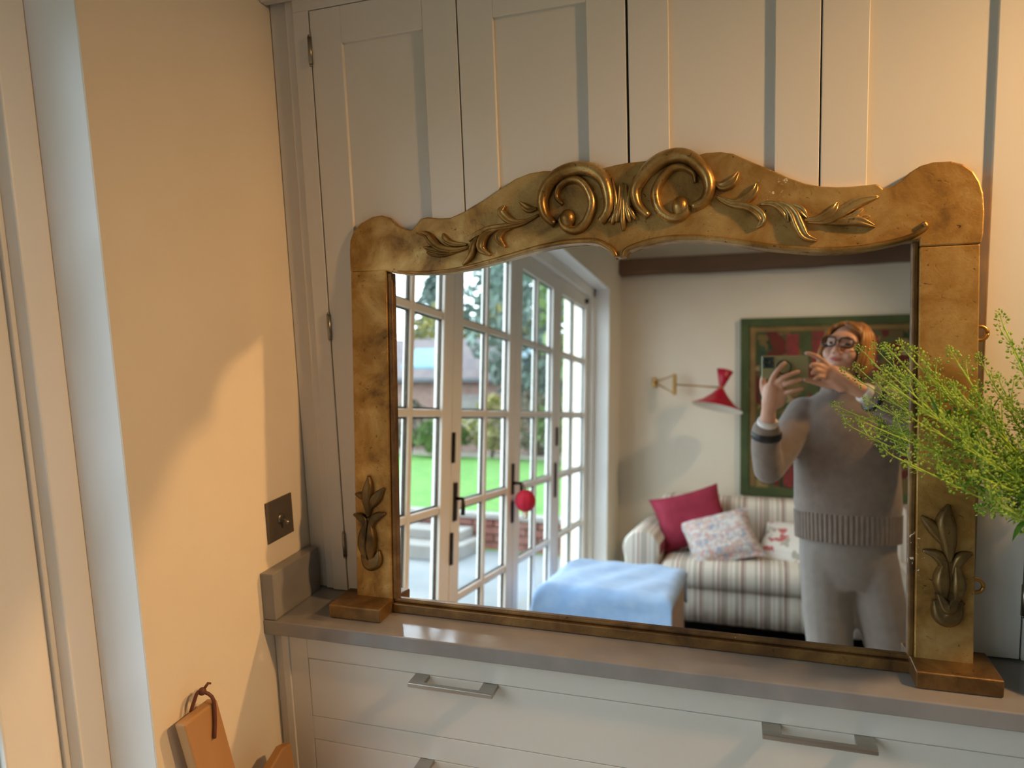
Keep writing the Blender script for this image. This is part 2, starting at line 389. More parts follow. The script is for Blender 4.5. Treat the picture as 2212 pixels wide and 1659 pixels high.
MB().box(-7.6, -1.62, -5.385, -5.315, -.03, .27).build('mortar_core', M_RENDER, wl)
for c in range(4):
    for i in range(26):
        x = -1.73 - i*.225 - (.11 if c % 2 else 0)
        if b0 is None: o = b0 = bpm.build('brick', M_BRICK, wl, bevel=.004, seg=1)
        else:
            o = b0.copy(); COL.objects.link(o)
        o.location = (x, -5.30+random.uniform(-.004, .004), .005+c*.075)
        o.rotation_euler = (0, 0, random.uniform(-.01, .01))
MB().box(-7.7, -1.55, -5.42, -5.22, .27, .315).build('coping', M_RENDER, wl, bevel=.006)
st = thing('stone_step', (-3.4, -4.7, -.03), 'pale stone garden step before the brick wall', 'step')
MB().box(-4.3, -2.5, -5.2, -4.55, -.03, .10).build('tread', M_RENDER, st, bevel=.01); MB().box(-4.2, -2.6, -5.2, -4.85, .10, .19).build('upper_tread', M_RENDER, st, bevel=.01)
struct(MB().box(-40, 12, -14.5, -5.42, -.1, .24).build('lawn', M_LAWN), 'bright green lawn seen through the garden doors')
struct(MB().box(-60, 30, -70, -14.5, -.3, .05).build('ground_far', M_LEAFB), 'far ground behind the lawn')
M_BRICK2 = mat('weathered_brick', '#745a50', '#826b61', 4, .85); M_GUT = mat('gutter_grey', '#3f4347', '#4a4e52', 5, .5)
bd = thing('garden_outbuilding', (-11.5, -21, 0), 'low brick outbuilding with a clay roof and blue rooflight beyond the lawn', 'building')
MB().box(-19, -4.5, -24, -20, 0, 2.35).build('wall', M_BRICK2, bd)
MB().prism([(-19.8, -19.6), (-3.7, -19.6), (-3.7, -19.75), (-19.8, -19.75)], 0, .12, lambda a, b_, c: W3(a, b_, 2.3+c)).build('gutter', M_GUT, bd)
MB().loft([[W3(x, -19.7, 2.35), W3(x, -22.2, 4.0), W3(x, -24.6, 2.35)] for x in (-19.7, -3.8)]).build('roof', M_ROOF, bd)
for x0 in (-11.6, -7.4): MB().loft([[W3(x, -20.35-.03, 2.80+.06), W3(x, -21.45-.03, 3.52+.06), W3(x, -21.45, 3.50), W3(x, -20.35, 2.78)] for x in (x0, x0+1.5)]).build('rooflight', M_RLIGHT, bd)
for x0 in (-13.2, -9.2, -6.4): MB().box(x0, x0+.9, -20.03, -19.97, .6, 1.9).build('window', M_RENDER, bd)
def tree(name, label, cat, x, y, z, h, r, lm, n, leaf, group, conif=False):
    t = thing(name, (x, y, z), label, cat, group)
    MB().tube([(x, y, z), (x+.1, y, z+h*.4), (x, y+.1, z+h*.8)], [h*.03, h*.022, h*.008], 8).build('trunk', M_BARK, t, True)
    mb = MB()
    for i in range(n):
        u = random.random()
        if conif: zz = z + h*(.08+.92*u); rr = r*(1.04-u)*math.sqrt(random.random())
        else:
            zz = z + h*(.22+.78*u); rr = r*math.sin(math.pi*min(1, .12+u*.85))*random.random()**.4
        a = random.uniform(0, 6.283); c = W3(x+rr*math.cos(a), y+rr*math.sin(a), zz)
        e1 = Vector((random.gauss(0, 1), random.gauss(0, 1), random.gauss(0, 1))).normalized(); e2 = e1.orthogonal().normalized(); s_ = leaf*random.uniform(.6, 1.3)
        mb.add([c-e1*s_, c+e2*s_*.5, c+e1*s_, c-e2*s_*.5], [(0, 1, 2, 3)])
    tag(mb.build('foliage', lm, t), kind='stuff')
tree('conifer_tree', 'tall dark conifer behind the outbuilding roof', 'tree', -15, -31, 0, 10.5, 3.0, M_LEAFD, 2600, .28, 'garden trees', True)
tree('conifer_tree', 'second dark conifer rising beyond the garden', 'tree', -10.5, -29, 0, 11, 3.2, M_LEAFD, 2600, .28, 'garden trees', True)
tree('garden_tree', 'grey green tree filling the middle door panes', 'tree', -6.2, -19, 0, 8.5, 2.6, M_LEAFD, 2600, .22, 'garden trees')
tree('garden_tree', 'small pale yellow autumn tree behind the outbuilding', 'tree', -9.6, -25.5, 0, 6.2, 1.6, M_LEAFY, 900, .2, 'garden trees')
tree('garden_tree', 'yellow leaved tree behind the roof ridge', 'tree', -12.6, -26, 0, 6.0, 2.4, M_LEAFY, 1500, .22, 'garden trees')
tree('garden_tree', 'pale tree close to the house beyond the last door', 'tree', -2.6, -12.5, .2, 6.0, 1.7, M_LEAFG, 1800, .16, 'garden trees')
for i, (x, y, h, r, lm, lb) in enumerate([(-9.6, -14.2, 1.2, .8, M_LEAFG, 'round green shrub at the end of the lawn'), (-8.2, -14.6, 1.5, .8, M_LEAFB, 'brown leafless shrub at the end of the lawn'), (-7.0, -13.9, 1.1, .7, M_LEAFG, 'small green shrub before the brick outbuilding'), (-6.0, -14.6, 1.6, .8, M_LEAFY, 'yellow green shrub beside the lawn'), (-4.9, -14.3, 1.7, .9, M_LEAFB, 'tall brown hedge shrub behind the lawn'), (-3.7, -13.4, 1.7, .9, M_LEAFG, 'dark green hedge shrub near the house'), (-11.2, -14.8, 1.3, .9, M_LEAFB, 'low brown shrub by the far lawn corner')]):
    tree('garden_shrub', lb, 'shrub', x, y, .1, h, r, lm, 700, .10, 'shrubs along the lawn')

# ================================================================== cabinets
def panel_door(parent, x0, x1, z0, z1, hinge_x=None, hz=()):
    fr_ = MB(); y0, y1 = 0.0, .022; S = .0695
    fr_.box(x0, x0+S, y0, y1, z0, z1); fr_.box(x1-S, x1, y0, y1, z0, z1)
    fr_.box(x0+S, x1-S, y0, y1, z1-S, z1); fr_.box(x0+S, x1-S, y0, y1, z0, z0+S+.001)
    d = fr_.build('door', M_CAB, parent, bevel=.0012, seg=2)
    MB().box(x0+S-.004, x1-S+.004, .0080, .0165, z0+S-.004, z1-S+.004).build('panel', M_CAB, d)
    if hinge_x is not None:
        for z in hz:
            h = MB().tube([(hinge_x, -.003, z-.026), (hinge_x, -.003, z+.026)], .0042, 10)
            h.tube([(hinge_x, -.003, z-.030), (hinge_x, -.003, z-.026)], .003, 8); h.tube([(hinge_x, -.003, z+.026), (hinge_x, -.003, z+.030)], .003, 8)
            h.build('hinge', M_HINGE, d, True)
    return d
uc = thing('dresser_cabinet', (-.2, .2, .9), 'tall grey shaker cabinet with four panelled doors standing on the worktop', 'cabinet')
DX = [-.8205, -.5035, -.1865, .1285, .4470]; ZD0, ZD1 = .9035, 2.116; g = .0013
body = MB(); body.box(XL+.004, DX[0]-.0015, .026, .44, .902, 2.30); body.box(DX[0], 1.45, .044, .44, .902, 2.30); body.build('carcass', M_GAP, uc)
MB().box(XL+.002, -.878, .012, .03, .902, 2.17).build('scribe_strip', M_CAB, uc, bevel=.001)
MB().box(-.878, -.858, .004, .03, .902, 2.16).build('cover_bead', M_CAB, uc, bevel=.002)
MB().box(-.858, DX[0]-.0016, 0, .026, .902, 2.118).build('face_stile', M_CAB, uc, bevel=.0012)
MB().box(-.858, 1.45, 0, .026, ZD1+.0016, 2.24).build('face_rail', M_CAB, uc, bevel=.0012)
MB().prism([(0, 2.142), (-.018, 2.142), (-.022, 2.15), (-.03, 2.155), (-.034, 2.20), (-.06, 2.24), (-.06, 2.30), (0, 2.30)], XL+.002, 1.45, lambda a, b_, c: W3(c, a, b_)).build('cornice', M_CAB, uc)
MB().box(DX[4]+.0016, DX[4]+.045, 0, .026, .902, 2.117).build('face_stile', M_CAB, uc, bevel=.0012)
HZ = (2.04, 1.485, 1.008)
panel_door(uc, DX[0]+g, DX[1]-g, ZD0, ZD1, DX[0], HZ)
panel_door(uc, DX[1]+g, DX[2]-g*1.6, ZD0, ZD1)
panel_door(uc, DX[2]+g*1.6, DX[3]-g, ZD0, ZD1)
panel_door(uc, DX[3]+g, DX[4]-g, ZD0, ZD1, DX[4], HZ)
panel_door(uc, DX[4]+.047, DX[4]+.047+.4, ZD0, ZD1); panel_door(uc, DX[4]+.45, 1.45, ZD0, ZD1)

wt = thing('stone_worktop', (0, 0, .87), 'grey polished stone worktop carrying the gilded mirror', 'worktop')
MB().box(XL+.0005, 1.60, -.165, .44, .870, .900).build('slab', M_STONE, wt, bevel=.0025, seg=3)
MB().box(XL+.0005, XL+.030, -.163, .0, .9005, .998).build('upstand', M_STONE, wt, bevel=.002)

bc = thing('drawer_cabinet', (0, .1, 0), 'pale grey base cabinet with wide drawers and nickel handles under the worktop', 'cabinet')
YF = -.140
MB().box(-.905, 1.60, YF+.03, .44, .1, .8695).build('carcass', M_GAP, bc)
MB().box(XL+.001, -.897, YF+.006, YF+.03, 0, .8695).build('scribe_strip', M_CAB, bc, bevel=.001)
MB().box(-.897, -.880, YF-.003, YF+.03, 0, .8695).build('cover_bead', M_CAB, bc, bevel=.002)
MB().box(-.880, -.8375, YF, YF+.03, 0, .8695).build('face_stile', M_CAB, bc, bevel=.001)
MB().box(.4515, .50, YF, YF+.03, 0, .8695).build('face_stile', M_CAB, bc, bevel=.001)
rows = [(.690, .8145), (.40, .6375), (.13, .355)]
for z0, z1 in ((.8155, .8695), (.6385, .689), (.356, .399), (0, .129)): MB().box(-.8375, .4515, YF, YF+.03, z0, z1).build('face_rail', M_CAB, bc, bevel=.001)
for z0, z1 in ((.8155, .8695), (0, .129)): MB().box(.50, 1.60, YF, YF+.03, z0, z1).build('face_rail', M_CAB, bc, bevel=.001)
MB().box(1.56, 1.60, YF, YF+.03, .129, .8155).build('face_stile', M_CAB, bc, bevel=.001)
def drawer(x0, x1, z0, z1, hx):
    d = MB().box(x0, x1, YF, YF+.022, z0, z1).build('drawer', M_CAB, bc, bevel=.0012)
    for cx in hx:
        h = MB(); zt = z1+.0008; a = .085; pw = .030; yo = YF-.036
        h.prism([(cx-a, YF+.004), (cx-a+pw, YF+.004), (cx-a+pw, yo+.010), (cx+a-pw, yo+.010), (cx+a-pw, YF+.004), (cx+a, YF+.004), (cx+a, yo), (cx-a, yo)], -.0085, .0, lambda p, q, c: W3(p, q, zt+c))
        h.build('handle', M_STEEL, d, bevel=.0015, seg=3)
for z0, z1 in rows: drawer(-.8363, .4503, z0, z1, (-.5105, .1235))
drawer(.502, 1.558, .131, .8135, (.75, 1.3))

# ---- light switch
sw = thing('light_switch', (XL, -.088, 1.09), 'square dark bronze light switch plate beside the cabinet', 'switch')
MB().box(XL, XL+.004, -.1312, -.0448, 1.047, 1.1335).build('plate', M_SWITCH, sw, bevel=.0012)
T_ = Matrix.Translation((XL+.004, -.088, 1.090)) @ Matrix.Rotation(R_(90), 4, 'Y')
MB().lathe([(.011, 0), (.011, .003), (.008, .005), (.0, .005)], T_).build('collar', M_HINGE, sw, True)
MB().tube([(XL+.006, -.088, 1.090), (XL+.016, -.088, 1.086), (XL+.024, -.088, 1.081)], [.0028, .0032, .0042], 10).build('toggle', M_HINGE, sw, True)

# ---- chopping boards on a small stool below
stl = thing('wooden_stool', (-.75, -.33, 0), 'small wooden stool below the chopping boards, outside the picture', 'stool')
MB().box(-.915, -.62, -.50, -.185, .415, .445).build('seat', M_BOARD, stl, bevel=.006)
for x in (-.895, -.64):
    for y in (-.48, -.205): MB().tube([(x, y, 0), (x*.98-.015, y*.97-.01, .415)], [.014, .018], 10).build('leg', M_BOARD, stl, True)
def board(name, label, pts, th, lean, x_in, strap=None):
    """outline pts in (y, z); leans with its top against the left wall"""
    z0 = min(p[1] for p in pts)
    def F(y, z, c): return W3(x_in - math.sin(lean)*(z-z0) + c*math.cos(lean), y, z0 + (z-z0)*math.cos(lean) + c*math.sin(lean))
    b_ = thing(name, (x_in, pts[0][0], z0), label, 'chopping board')
    MB().prism(pts, 0, th, F).build('board', M_BOARD, b_, bevel=.004, seg=3)
    if strap:
        y, z = strap
        P = [F(y-.018, z-.006, -.001), F(y-.012, z+.012, .004), F(y-.002, z+.024, .008), F(y+.008, z+.008, th+.003), F(y+.006, z-.03, th+.004), F(y-.001, z-.062, th+.004)]
        MB().tube(spline(P, 20), .0032, 6).build('leather_loop', M_LEATHER, b_, True)
        MB().ell(F(y+.002, z+.022, .010), (.007, .007, .007)).build('knot', M_LEATHER, b_, True)
        MB().tube([F(y+.002, z+.022, .010), F(y+.014, z+.031, .014), F(y+.018, z+.028, .015)], [.003, .0026, .002], 6).build('loop_end', M_LEATHER, b_, True)
board('paddle_board', 'tall beech paddle board with a brown leather loop against the left wall', [(-.452, .446), (-.285, .446), (-.285, .62), (-.322, .66), (-.350, .842), (-.430, .842), (-.402, .66), (-.452, .62)], .022, R_(2.6), -.885, (-.372, .845))
board('serving_board', 'shorter wooden board with a corner up beside the drawers', [(-.300, .446), (-.190, .446), (-.200, .665), (-.224, .672), (-.330, .634), (-.345, .52)], .020, R_(3.0), -.856)

# ================================================================== gilded overmantel mirror
LEAN, YAWM = R_(4.95), R_(.70)
S_ = Vector((math.cos(YAWM), -math.sin(YAWM), 0)); N0 = Vector((-math.sin(YAWM), -math.cos(YAWM), 0))
T_V = Vector((0, 0, 1))*math.cos(LEAN) - N0*math.sin(LEAN); N_V = S_.cross(T_V)
O_M = Vector((-.2, -.08, .9))
F = lambda s, t, n: O_M + S_*(s/1000) + T_V*(t/1000) + N_V*(n/1000)      # millimetres in the frame's own plane
mir = thing('overmantel_mirror', (-.2, -.08, .9), 'large gilded overmantel mirror with carved scrolls leaning on the cabinet doors', 'mirror')
top = [(-557,700),(-558,743),(-556,763),(-548,781),(-531,796),(-505,807),(-483,809),(-465,803),(-451,789),(-438,781),(-418,775),(-406,785),(-397,796),(-382,798),(-358,794),(-334,793),(-304,803),(-264,822),(-229,841),(-200,856),(-172,864),(-144,866),(-117,863),(-78,860),(-31,861),(-11,864),(12,866),(37,866),(54,866),(83,865),(129,867),(146,870),(171,869),(191,864),(207,855),(229,843),(258,828),(280,815),(306,803),(330,797),(353,794),(375,793),(410,794),(415,791),(420,786),(435,789),(446,797),(458,808),(473,817),(491,821),(515,820),(531,814),(545,802),(554,785),(559,767),(561,740),(560,704),(557,690)]
sight = [(-475,697),(-462,693),(-436,689),(-401,687),(-349,686),(-299,691),(-250,700),(-202,710),(-155,720),(-109,727),(-67,728),(-43,724),(-23,713),(-12,701),(-2,698),(6,701),(14,709),(31,715),(47,716),(77,721),(106,722),(135,720),(169,715),(208,707),(246,699),(286,693),(325,688),(376,688),(414,691),(438,695),(460,700),(473,703),(473,690)]
MB().prism(top + sight[::-1], -32, 0, F).build('crest_board', M_GOLD, mir, bevel=.0025, seg=2)
MB().fbox(F, -556, -475, 22, 699.4, -32, -.4).build('side_post', M_GOLD, mir, bevel=.002)
MB().fbox(F, 473, 556, 22, 689.4, -32, -.4).build('side_post', M_GOLD, mir, bevel=.002)
MB().fbox(F, -475, -464, 26, 694, -24, -5).build('sight_bead', M_GOLD3, mir, bevel=.003, seg=3)
MB().fbox(F, 464, 473, 26, 700, -24, -5).build('sight_bead', M_GOLD3, mir, bevel=.003, seg=3)
MB().fbox(F, -473, 470, 1, 20, -26, 0).build('bottom_rail', M_GOLD3, mir, bevel=.002)
MB().fbox(F, -473, 470, 20.2, 29, -24, -7).build('rail_bead', M_GOLD3, mir, bevel=.003, seg=3)
MB().fbox(F, -474, 473, 21, 745, -18, -14).build('mirror_glass', M_MIRROR, mir)
MB().fbox(F, -474, 473, 21, 745, -26, -18.4).build('backing_board', M_BEAM, mir)
def plinth(x0, x1, yf):
    MB().box(x0, x1, yf, -.040, .9006, .929).build('plinth_block', M_GOLD3, mir, bevel=.003, seg=3)
plinth(-.790, -.674, -.125); plinth(.266, .385, -.129)
for t in (552, 149):
    o = MB(); ring = [F(562+11*math.cos(a), t+11*math.sin(a), -20) for a in [2*math.pi*k/20 for k in range(21)]]
    o.tube(ring, .0030, 8); o.build('hanging_ring', M_BRASS, mir, True)

def ridge(pts, w0, wm, w1, h, n=26, groove=0.0, peak=.45, sec=10, base=-1.5, lift=0.0):
    """carved ridge along a path: half-round section, widths in mm"""
    P = spline([(a, b_, 0) for a, b_ in pts], n); rings = []
    for i, p in enumerate(P):
        u = i/(n-1)
        if u < peak: wd = w0 + (wm-w0)*math.sin(u/peak*math.pi/2)
        else: wd = w1 + (wm-w1)*math.cos((u-peak)/(1-peak)*math.pi/2)
        t = (P[min(i+1, n-1)]-P[max(i-1, 0)]).normalized(); q = Vector((-t.y, t.x, 0)); r = []
        hh = h*(.35+.65*wd/wm) + lift*u
        for k in range(sec+1):
            a = math.pi*k/sec; e = math.sin(a)**.75 if 0 < k < sec else 0
            e -= groove*math.exp(-((a-math.pi/2)/.38)**2)
            c = p + q*(wd*math.cos(a)); r.append(F(c.x, c.y, max(hh*e, 0) + (0 if 0 < k < sec else base)))
        rings.append(r)
    return rings
def carve(name, material, specs):
    mb = MB()
    for sp in specs: mb.loft(ridge(**sp))
    return mb.build(name, material, mir, True)
D_ = dict
# arched sight mouldings of the crest
ml = [(-446,695),(-401,691),(-349,691),(-299,696),(-250,705),(-202,715),(-155,725),(-109,731),(-67,732),(-43,729),(-23,718),(-13,708),(-9,700)]
mr_ = [(4,700),(8,710),(20,716),(47,723),(77,727),(106,727),(135,725),(169,720),(208,712),(246,704),(286,698),(325,693),(376,692),(413,696),(438,700),(459,706),(474,714),(480,721),(476,727)]
carve('crest_moulding', M_GOLD2, [D_(pts=ml, w0=1.5, wm=5.2, w1=4.5, h=10, n=60, peak=.8)])
carve('crest_moulding', M_GOLD2, [D_(pts=mr_, w0=4.5, wm=5.2, w1=4.5, h=10, n=70, peak=.2)])
# pair of C-scrolls
SCR = [('l', [(-122,765),(-139,782),(-145,808),(-138,830),(-123,848),(-99,859),(-72,862),(-49,855),(-31,838),(-23,815),(-21,792),(-26,776),(-37,764)],
        [(-107,800),(-118,814),(-114,831),(-99,842),(-78,842),(-62,827),(-52,803),(-55,781),(-67,761),(-85,752),(-103,759),(-110,772),(-104,780)], (-98,773)),
       ('r', [(49,767),(31,787),(26,813),(39,838),(53,852),(71,863),(95,868),(115,864),(132,851),(148,829),(152,806),(143,786),(124,777)],
        [(129,819),(125,836),(106,848),(86,845),(68,825),(61,805),(67,779),(84,763),(103,762),(115,774),(108,784)], (103,780))]
for nm, outer, inner, ball in SCR:
    carve('scroll', M_GOLD2, [D_(pts=outer, w0=7, wm=13.5, w1=8, h=24, n=60, groove=.0, peak=.45, sec=12)])
    carve('scroll', M_GOLD2, [D_(pts=inner, w0=3.5, wm=9, w1=6.5, h=17, n=56, peak=.55, sec=12)])
    mb = MB(); c = F(ball[0], ball[1], 4)
    mb.ell((0, 0, 0), (.0145, .0145, .018), Matrix.Translation(c)); mb.build('scroll_eye', M_GOLD2, mir, True)
    # thin outer lip that follows the big scroll
    lip = [(a*1.0 + (-6 if nm == 'l' else 6)*(0 if i > 8 else 1), b_+5) for i, (a, b_) in enumerate(outer[2:11])]
    carve('scroll_lip', M_GOLD, [D_(pts=lip, w0=1.5, wm=4, w1=1.5, h=11, n=40)])
# fluted shell between the scrolls
for p in ([(-2,826),(-5,790),(-17,758)], [(1,826),(-1,790),(-8,761)], [(3,830),(4,790),(4,745)], [(6,826),(9,790),(16,759)], [(9,826),(13,790),(26,764)]):
    carve('shell_flute', M_GOLD2, [D_(pts=p, w0=2.2, wm=6.2, w1=3.0, h=15, n=18, peak=.78)])
carve('shell_edge', M_GOLD2, [D_(pts=[(-16,840),(-9,805),(-10,780),(-22,762)], w0=2, wm=5, w1=2.5, h=14, n=20)])
carve('shell_edge', M_GOLD2, [D_(pts=[(24,838),(15,805),(17,780),(30,764)], w0=2, wm=5, w1=2.5, h=14, n=20)])
# acanthus sprays either side
LV = [([(-157,797),(-173,797),(-190,811)],6),([(-173,776),(-201,775),(-217,784),(-226,797),(-218,807)],7),([(-154,785),(-185,772),(-217,768),(-249,765),(-278,756),(-293,745)],5.5),([(-201,768),(-223,760),(-232,746),(-219,729)],6.5),([(-230,766),(-252,759),(-265,745),(-266,728),(-249,716)],8),([(-274,754),(-282,740),(-289,719),(-306,700)],6.5),([(-292,734),(-322,730),(-352,735),(-369,748),(-382,763),(-403,767)],7.5),([(-298,739),(-325,742),(-342,751),(-346,763)],5.5),([(-312,728),(-345,727),(-372,733),(-388,739)],5.5),([(-318,727),(-348,722),(-372,725),(-382,729)],4),
      ([(159,818),(172,809),(188,814),(200,831)],7.5),([(166,792),(191,781),(213,785),(225,797),(229,810)],6.5),([(163,793),(186,779),(213,772),(232,759),(238,745),(229,735)],7),([(235,775),(256,773),(272,759),(278,742)],5.5),([(246,775),(272,770),(286,755),(294,735),(304,716),(323,708)],8),([(272,772),(294,763),(308,746)],5.5),([(304,743),(327,744),(345,754),(353,768)],6.5),([(309,740),(340,740),(363,755),(386,767),(413,772)],8),([(358,750),(371,760),(378,771)],4.5),([(328,738),(358,736),(383,736),(409,725)],6.5),([(356,739),(376,745),(391,755)],4.5),([(371,736),(386,740),(401,742)],4)]
for p, wd in LV:
    carve('acanthus_leaf', M_GOLD2, [D_(pts=p, w0=2.6, wm=wd*1.25, w1=1.6, h=wd*1.9, n=28, groove=.34, peak=.62, lift=4)])
# leafy pendants on the posts
for specs, nm in (([([(-523,197),(-523,220),(-525,240),(-521,263),(-521,281)],10,12),([(-526,230),(-539,239),(-553,242)],6,8),([(-519,214),(-506,234),(-487,257)],9,11),([(-529,165),(-533,187),(-544,195),(-558,199)],7,9),([(-522,161),(-513,188),(-501,199),(-485,205)],8,10),([(-527,190),(-533,160),(-535,133),(-527,104)],10,13),([(-519,185),(-516,155),(-518,128),(-518,100)],9,14),([(-540,116),(-524,98),(-506,107),(-500,128)],12,11)], 'l'),
                  ([([(519,190),(518,220),(514,247),(514,264),(518,282)],12,13),([(515,215),(498,241),(480,261)],8,10),([(517,160),(510,190),(500,201),(482,206)],7,10),([(523,165),(531,191),(539,201),(551,206)],7,10),([(513,190),(509,159),(514,125)],10,14),([(529,186),(532,156),(528,122)],9,15),([(500,128),(510,104),(526,105),(537,130)],13,12),([(504,140),(518,117),(532,140)],9,15)], 'r')):
    specs.insert(0, ([(-523,195),(-526,150),(-522,100)], 13, 8) if nm == 'l' else ([(520,195),(521,150),(520,108)], 14, 9))
    for p, wd, hh in specs:
        carve('post_leaf', M_GOLD4, [D_(pts=p, w0=4, wm=wd*1.25, w1=2.2, h=hh*1.35, n=26, groove=.18, peak=.5)])

# ================================================================== vase with green sprigs
VX, VY = .525, -.075
vs = thing('stone_vase', (VX, VY, .9006), 'tall grey vase on the worktop to the side of the mirror, holding green sprigs', 'vase')
MB().lathe([(.0, 0), (.058, 0), (.066, .008), (.082, .06), (.086, .11), (.078, .165), (.058, .205), (.052, .222), (.058, .236), (.053, .236), (.047, .222), (.053, .205), (.07, .13), (.05, .02), (0, .015)], Matrix.Translation((VX, VY, .9006)), 32).build('body', M_CHINA, vs, True)
M_STEM = mat('sprig_stem', '#96b43a', '#b0cc4c', 20, .5)
M_LEAF = mat('sprig_leaf', '#3f6a1e', '#57822a', 20, .5)
M_POD = mat('sprig_pod', '#6f9426', '#a3c040', 60, .5)
tips = [(.2,-.16,1.448),(.22,-.14,1.448),(.244,-.12,1.439),(.287,-.15,1.436),(.362,-.1,1.486),(.401,-.12,1.473),(.197,-.18,1.413),(.181,-.22,1.412),(.163,-.2,1.344),(.221,-.22,1.354),(.185,-.24,1.306),(.244,-.2,1.288),(.334,-.18,1.213),(.338,-.1,1.419),(.368,-.14,1.439),(.374,-.2,1.372),(.253,-.16,1.372),(.269,-.22,1.348),(.289,-.25,1.317),(.27,-.2,1.272),(.325,-.13,1.368),(.347,-.16,1.395),(.26,-.15,1.404),(.283,-.2,1.39),(.235,-.17,1.312),(.332,-.24,1.234),(.359,-.2,1.282),(.324,-.18,1.342),(.45,-.16,1.46),(.50,-.22,1.42),(.56,-.14,1.47),(.62,-.12,1.38),(.395,-.17,1.41),(.41,-.22,1.35),(.42,-.12,1.44),(.44,-.24,1.30),(.40,-.10,1.33),(.43,-.20,1.25),(.47,-.26,1.36),(.36,-.23,1.31),(.30,-.26,1.28),(.38,-.27,1.24),(.54,-.24,1.33),(.58,-.20,1.28),(.66,-.16,1.30),(.50,-.14,1.40),(.46,-.08,1.36),(.52,-.10,1.36),(.56,-.12,1.40),(.60,-.15,1.42),(.48,-.06,1.30),(.64,-.18,1.44),(.55,-.06,1.30),(.60,-.10,1.33)]
POD = []
for k in range(6):
    q = 2*math.pi*k/6; POD.append((math.cos(q), math.sin(q)))
def pod(mb, c, d, r):
    d = d.normalized(); a = d.orthogonal().normalized(); b_ = d.cross(a)
    n = (a*random.uniform(-1, 1)+b_*random.uniform(-1, 1)).normalized(); e = d; f2 = n.cross(e)
    mb.add([c+e*r*1.15*x+f2*r*y for x, y in POD] + [c+n*r*.35, c-n*r*.35], [(i, (i+1) % 6, 6) for i in range(6)] + [((i+1) % 6, i, 7) for i in range(6)])
def raceme(st_, pd, a, d, L, npod):
    """thin curved branchlet with pods on short stalks, crowded at the tip"""
    up = Vector((0, 0, 1)); pts = []; p = a.copy(); dd = d.normalized(); m_ = 7
    bend = Vector((random.uniform(-.5, .5), random.uniform(-.5, .5), random.uniform(.1, .9)))
    for i in range(m_):
        pts.append(p.copy()); dd = (dd + bend*.10).normalized(); p = p + dd*(L/(m_-1))
    st_.tube(pts, [.0011*(1-.6*i/(m_-1)) for i in range(m_)], 4, cap=False)
    for j in range(npod):
        u = (j+.5)/npod; u = u**.75; i = min(int(u*(m_-1)), m_-2); q = pts[i].lerp(pts[i+1], u*(m_-1)-i)
        ax = (pts[i+1]-pts[i]).normalized(); o1 = ax.orthogonal().normalized(); ang = j*2.4
        side = (o1*math.cos(ang) + ax.cross(o1)*math.sin(ang)); dirp = (side + ax*(.5+.8*u)).normalized(); ln = .011*(1-.7*u)+.0015
        e = q + dirp*ln
        st_.add([q+ax*.0003, q-ax*.0003, e], [(0, 1, 2)])
        pod(pd, e, dirp, .0023*(1.15-.5*u))
def leafblade(mb, a, d, L, wd):
    d = d.normalized(); sd = d.cross(Vector((random.uniform(-.3, .3), random.uniform(-.3, .3), 1))).normalized(); nn = sd.cross(d); rows_ = []
    for i in range(6):
        u = i/5; p = a + d*L*u + nn*(-.22*L*u*u); ww = wd*math.sin(math.pi*min(1, .1+.9*u))*(1 if i < 5 else .05)
        rows_.append((p-sd*ww+nn*ww*.35, p, p+sd*ww+nn*ww*.35))
    v = [p for r in rows_ for p in r]; f = []
    for i in range(5):
        for k in range(2): f.append((i*3+k, i*3+k+1, (i+1)*3+k+1, (i+1)*3+k))
    mb.add(v, f)
for ti, tp in enumerate(tips):
    tp = Vector(tp); base = Vector((VX-.012+random.uniform(-.012, .012), VY-.01+random.uniform(-.012, .012), .96))
    mouth = Vector((VX-.018+random.uniform(-.014, .01), VY-.012+random.uniform(-.016, .012), 1.115))
    tp = mouth.lerp(tp, .93)
    mid = mouth.lerp(tp, .5) + Vector((.0, random.uniform(-.01, .01), random.uniform(-.012, .03)))
    sg = thing('green_sprig', base, 'green seed pod sprig standing in the vase, arching across the mirror post', 'sprig', 'sprigs in the vase')
    if ti == 4: sg['label'] = 'highest green sprig, its tip rising above the others against the lit door'
    if ti == 12: sg['label'] = 'lowest green sprig drooping beside the mirror post'
    if ti == 8: sg['label'] = 'green sprig reaching furthest over the mirror glass'
    P = spline([base, mouth, mid, tp], 40); stm = MB(); pods = MB(); lf = MB()
    stm.tube(P, [.0024*(1-.6*i/39) for i in range(40)], 6)
    nbr = 13
    for j in range(nbr):
        u = .36 + .60*j/(nbr-1); i = int(u*39); a = P[i]; t = (P[min(i+1, 39)]-P[i-1]).normalized()
        o1 = t.orthogonal().normalized(); ang = j*2.4+ti; side = o1*math.cos(ang)+t.cross(o1)*math.sin(ang)
        d = (t*.95 + side*.62 + Vector((0, 0, .15))).normalized(); L = .075*(1.15-u*.75)*random.uniform(.75, 1.25)
        raceme(stm, pods, a, d, L, int(10+12*L/.06))
        if j < 11 and random.random() < .8: leafblade(lf, a, (t*.7+side*-.6+Vector((0, 0, random.uniform(-.4, .2)))), random.uniform(.022, .048), random.uniform(.0024, .0046))
    raceme(stm, pods, P[-1], P[-1]-P[-3], .026, 22)
    stm.build('stem', M_STEM, sg, True); tag(pods.build('seed_pods', M_POD, sg, True), kind='stuff'); tag(lf.build('leaves', M_LEAF, sg, True), kind='stuff')

